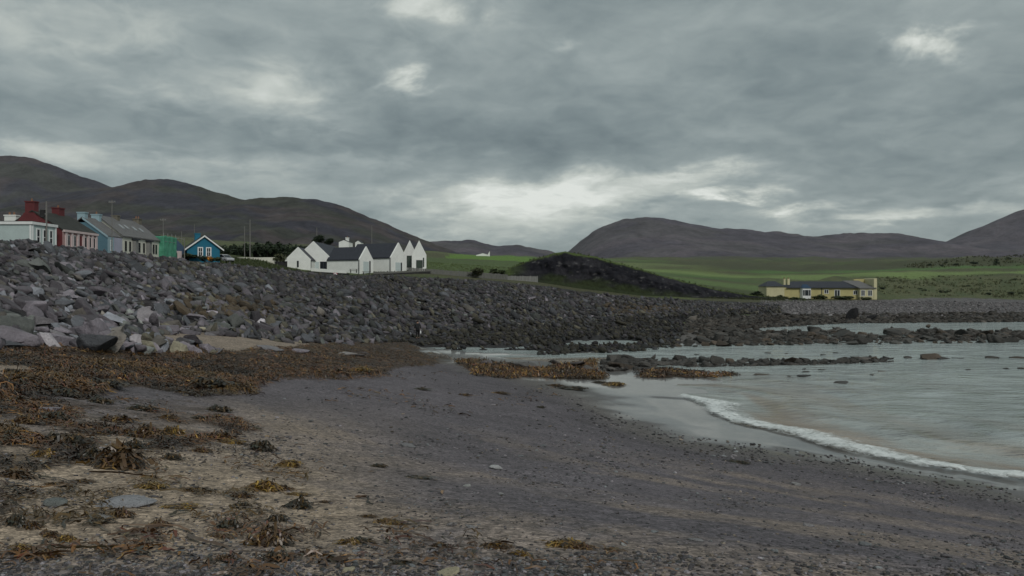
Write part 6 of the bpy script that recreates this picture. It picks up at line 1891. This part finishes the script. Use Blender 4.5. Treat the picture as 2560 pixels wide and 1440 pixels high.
# ------------------------------------------------------------------ person walking on the beach
def person():
    Y = 75.0
    x = PX(1044, Y); z = float(ground(np.array([x]), np.array([Y]))[0])
    def skin(name, verts, edges, rad, mat, parent, root=0, lv=2):
        me = bpy.data.meshes.new(name); me.from_pydata(verts, edges, [])
        o = link(name, me, parent, mat)
        m = o.modifiers.new('skin', 'SKIN'); m.use_smooth_shade = True
        for i, q in enumerate(rad):
            me.skin_vertices[0].data[i].radius = q if isinstance(q, tuple) else (q, q)
        me.skin_vertices[0].data[root].use_root = True
        s = o.modifiers.new('sub', 'SUBSURF'); s.levels = lv; s.render_levels = lv
        return o
    ms = plain('skin', (.36, .22, .16), .6, .05, 3)
    mc = plain('dark_jacket', (.022, .024, .026), .85, .15, 4)
    mt = plain('black_trousers', (.009, .009, .010), .9, .1, 4)
    mh = plain('dark_hair', (.02, .014, .01), .7, .1, 6)
    mw = plain('white_plastic', (.72, .73, .73), .5, .04, 4)
    r = empty('person', (x, Y, z), math.radians(8))
    tag(r, 'person in dark jacket and black trousers walking at the water edge', 'person')
    # facing away from the camera (+y), mid-stride; z up
    V = [(0, 0, .93), (0, .01, 1.12), (0, .0, 1.34), (0, .0, 1.47), (0, .02, 1.57), (0, .03, 1.68),
         (.19, 0, 1.42), (.25, -.02, 1.16), (.26, .05, .92), (-.19, 0, 1.42), (-.25, .03, 1.16), (-.25, .10, .93),
         (.09, 0, .90), (.10, .10, .50), (.11, .06, .10), (.11, .18, .035), (-.09, 0, .90), (-.10, -.06, .50), (-.10, -.22, .12), (-.10, -.12, .04)]
    E = [(0, 1), (1, 2), (2, 3), (3, 4), (4, 5), (2, 6), (6, 7), (7, 8), (2, 9), (9, 10), (10, 11), (0, 12), (12, 13), (13, 14), (14, 15), (0, 16), (16, 17), (17, 18), (18, 19)]
    Rr = [(.15, .10), (.14, .10), (.17, .11), (.065, .065), (.085, .095), (.085, .10), (.065, .06), .045, .035, (.065, .06), .045, .035, .085, .058, .04, .04, .085, .058, .04, .04]
    body = skin('body', V, E, Rr, ms, r)
    Vj = [(0, 0, .86), (0, .01, 1.12), (0, 0, 1.36), (0, .0, 1.47), (.20, 0, 1.42), (.265, -.02, 1.16), (.27, .045, .96), (-.20, 0, 1.42), (-.265, .03, 1.16), (-.26, .095, .97)]
    skin('jacket', Vj, [(0, 1), (1, 2), (2, 3), (2, 4), (4, 5), (5, 6), (2, 7), (7, 8), (8, 9)], [(.20, .14), (.18, .13), (.20, .135), (.09, .09), (.08, .075), .062, .052, (.08, .075), .062, .052], mc, r)
    Vt = [(0, 0, .94), (.09, 0, .88), (.10, .10, .50), (.11, .065, .13), (-.09, 0, .88), (-.10, -.06, .50), (-.10, -.215, .16)]
    skin('trousers', Vt, [(0, 1), (1, 2), (2, 3), (0, 4), (4, 5), (5, 6)], [(.165, .125), .105, .075, .06, .105, .075, .06], mt, r)
    for q in ([(.11, .05, .05), (.11, .20, .035)], [(-.10, -.22, .07), (-.10, -.08, .035)]):
        skin('shoe', q, [(0, 1)], [(.05, .05), (.045, .035)], mt, r)
    skin('hair', [(0, -.03, 1.58), (0, -.02, 1.66), (0, .0, 1.73)], [(0, 1), (1, 2)], [(.09, .08), (.105, .11), (.09, .10)], mh, r)
    for s, hx, hy in ((1, .262, .055), (-1, -.255, .105)):
        for k, (dx, dy, ln) in enumerate(((-.03, .02, .07), (-.012, .03, .085), (.008, .03, .09), (.026, .022, .075), (-.03, -.02, .05))):
            skin('finger', [(hx, hy, .90), (hx + dx * .6, hy + dy * .8, .90 - ln * .55), (hx + dx * .5, hy + dy * .3, .90 - ln)], [(0, 1), (1, 2)], [.011, .0095, .008], ms, r, lv=1)
    # bag held low in the right hand
    Mr = empty('white_bag', (x + .27, Y + .05, z))
    tag(Mr, 'small white bag carried in the right hand of the person', 'bag')
    bg = MB().add([(-.06, -.10, .45), (.06, -.10, .45), (.08, .12, .45), (-.08, .12, .45), (-.09, -.14, .62), (.09, -.14, .62), (.09, .15, .62), (-.09, .15, .62), (-.03, -.05, .80), (.03, -.05, .80), (.03, .06, .80), (-.03, .06, .80)],
                  [(3, 2, 1, 0), (0, 1, 5, 4), (1, 2, 6, 5), (2, 3, 7, 6), (3, 0, 4, 7), (4, 5, 9, 8), (5, 6, 10, 9), (6, 7, 11, 10), (7, 4, 8, 11), (8, 9, 10, 11)]).build('sack', mw, Mr)
    bg.modifiers.new('s', 'SUBSURF').render_levels = 2
    MB().cyl((0, 0, .79), (0, .01, .90), .014, .014, 6).build('handle', mw, Mr)
person()
# ------------------------------------------------------------------ the air over the bay
def air():
    mb = MB().box(-9000, 9000, -600, 9000, -40, 1500)
    m = bpy.data.materials.new('sea_air'); m.use_nodes = True
    nt = m.node_tree; nt.nodes.clear()
    v = nt.nodes.new('ShaderNodeVolumePrincipled')
    v.inputs['Color'].default_value = (.88, .94, 1.0, 1)
    v.inputs['Density'].default_value = 1.6e-5
    v.inputs['Anisotropy'].default_value = 0.1
    o = nt.nodes.new('ShaderNodeOutputMaterial')
    nt.links.new(v.outputs[0], o.inputs['Volume'])
    tag(mb.build('haze', m), 'thin sea haze between the shore and the hills', None, None, 'stuff')
air()
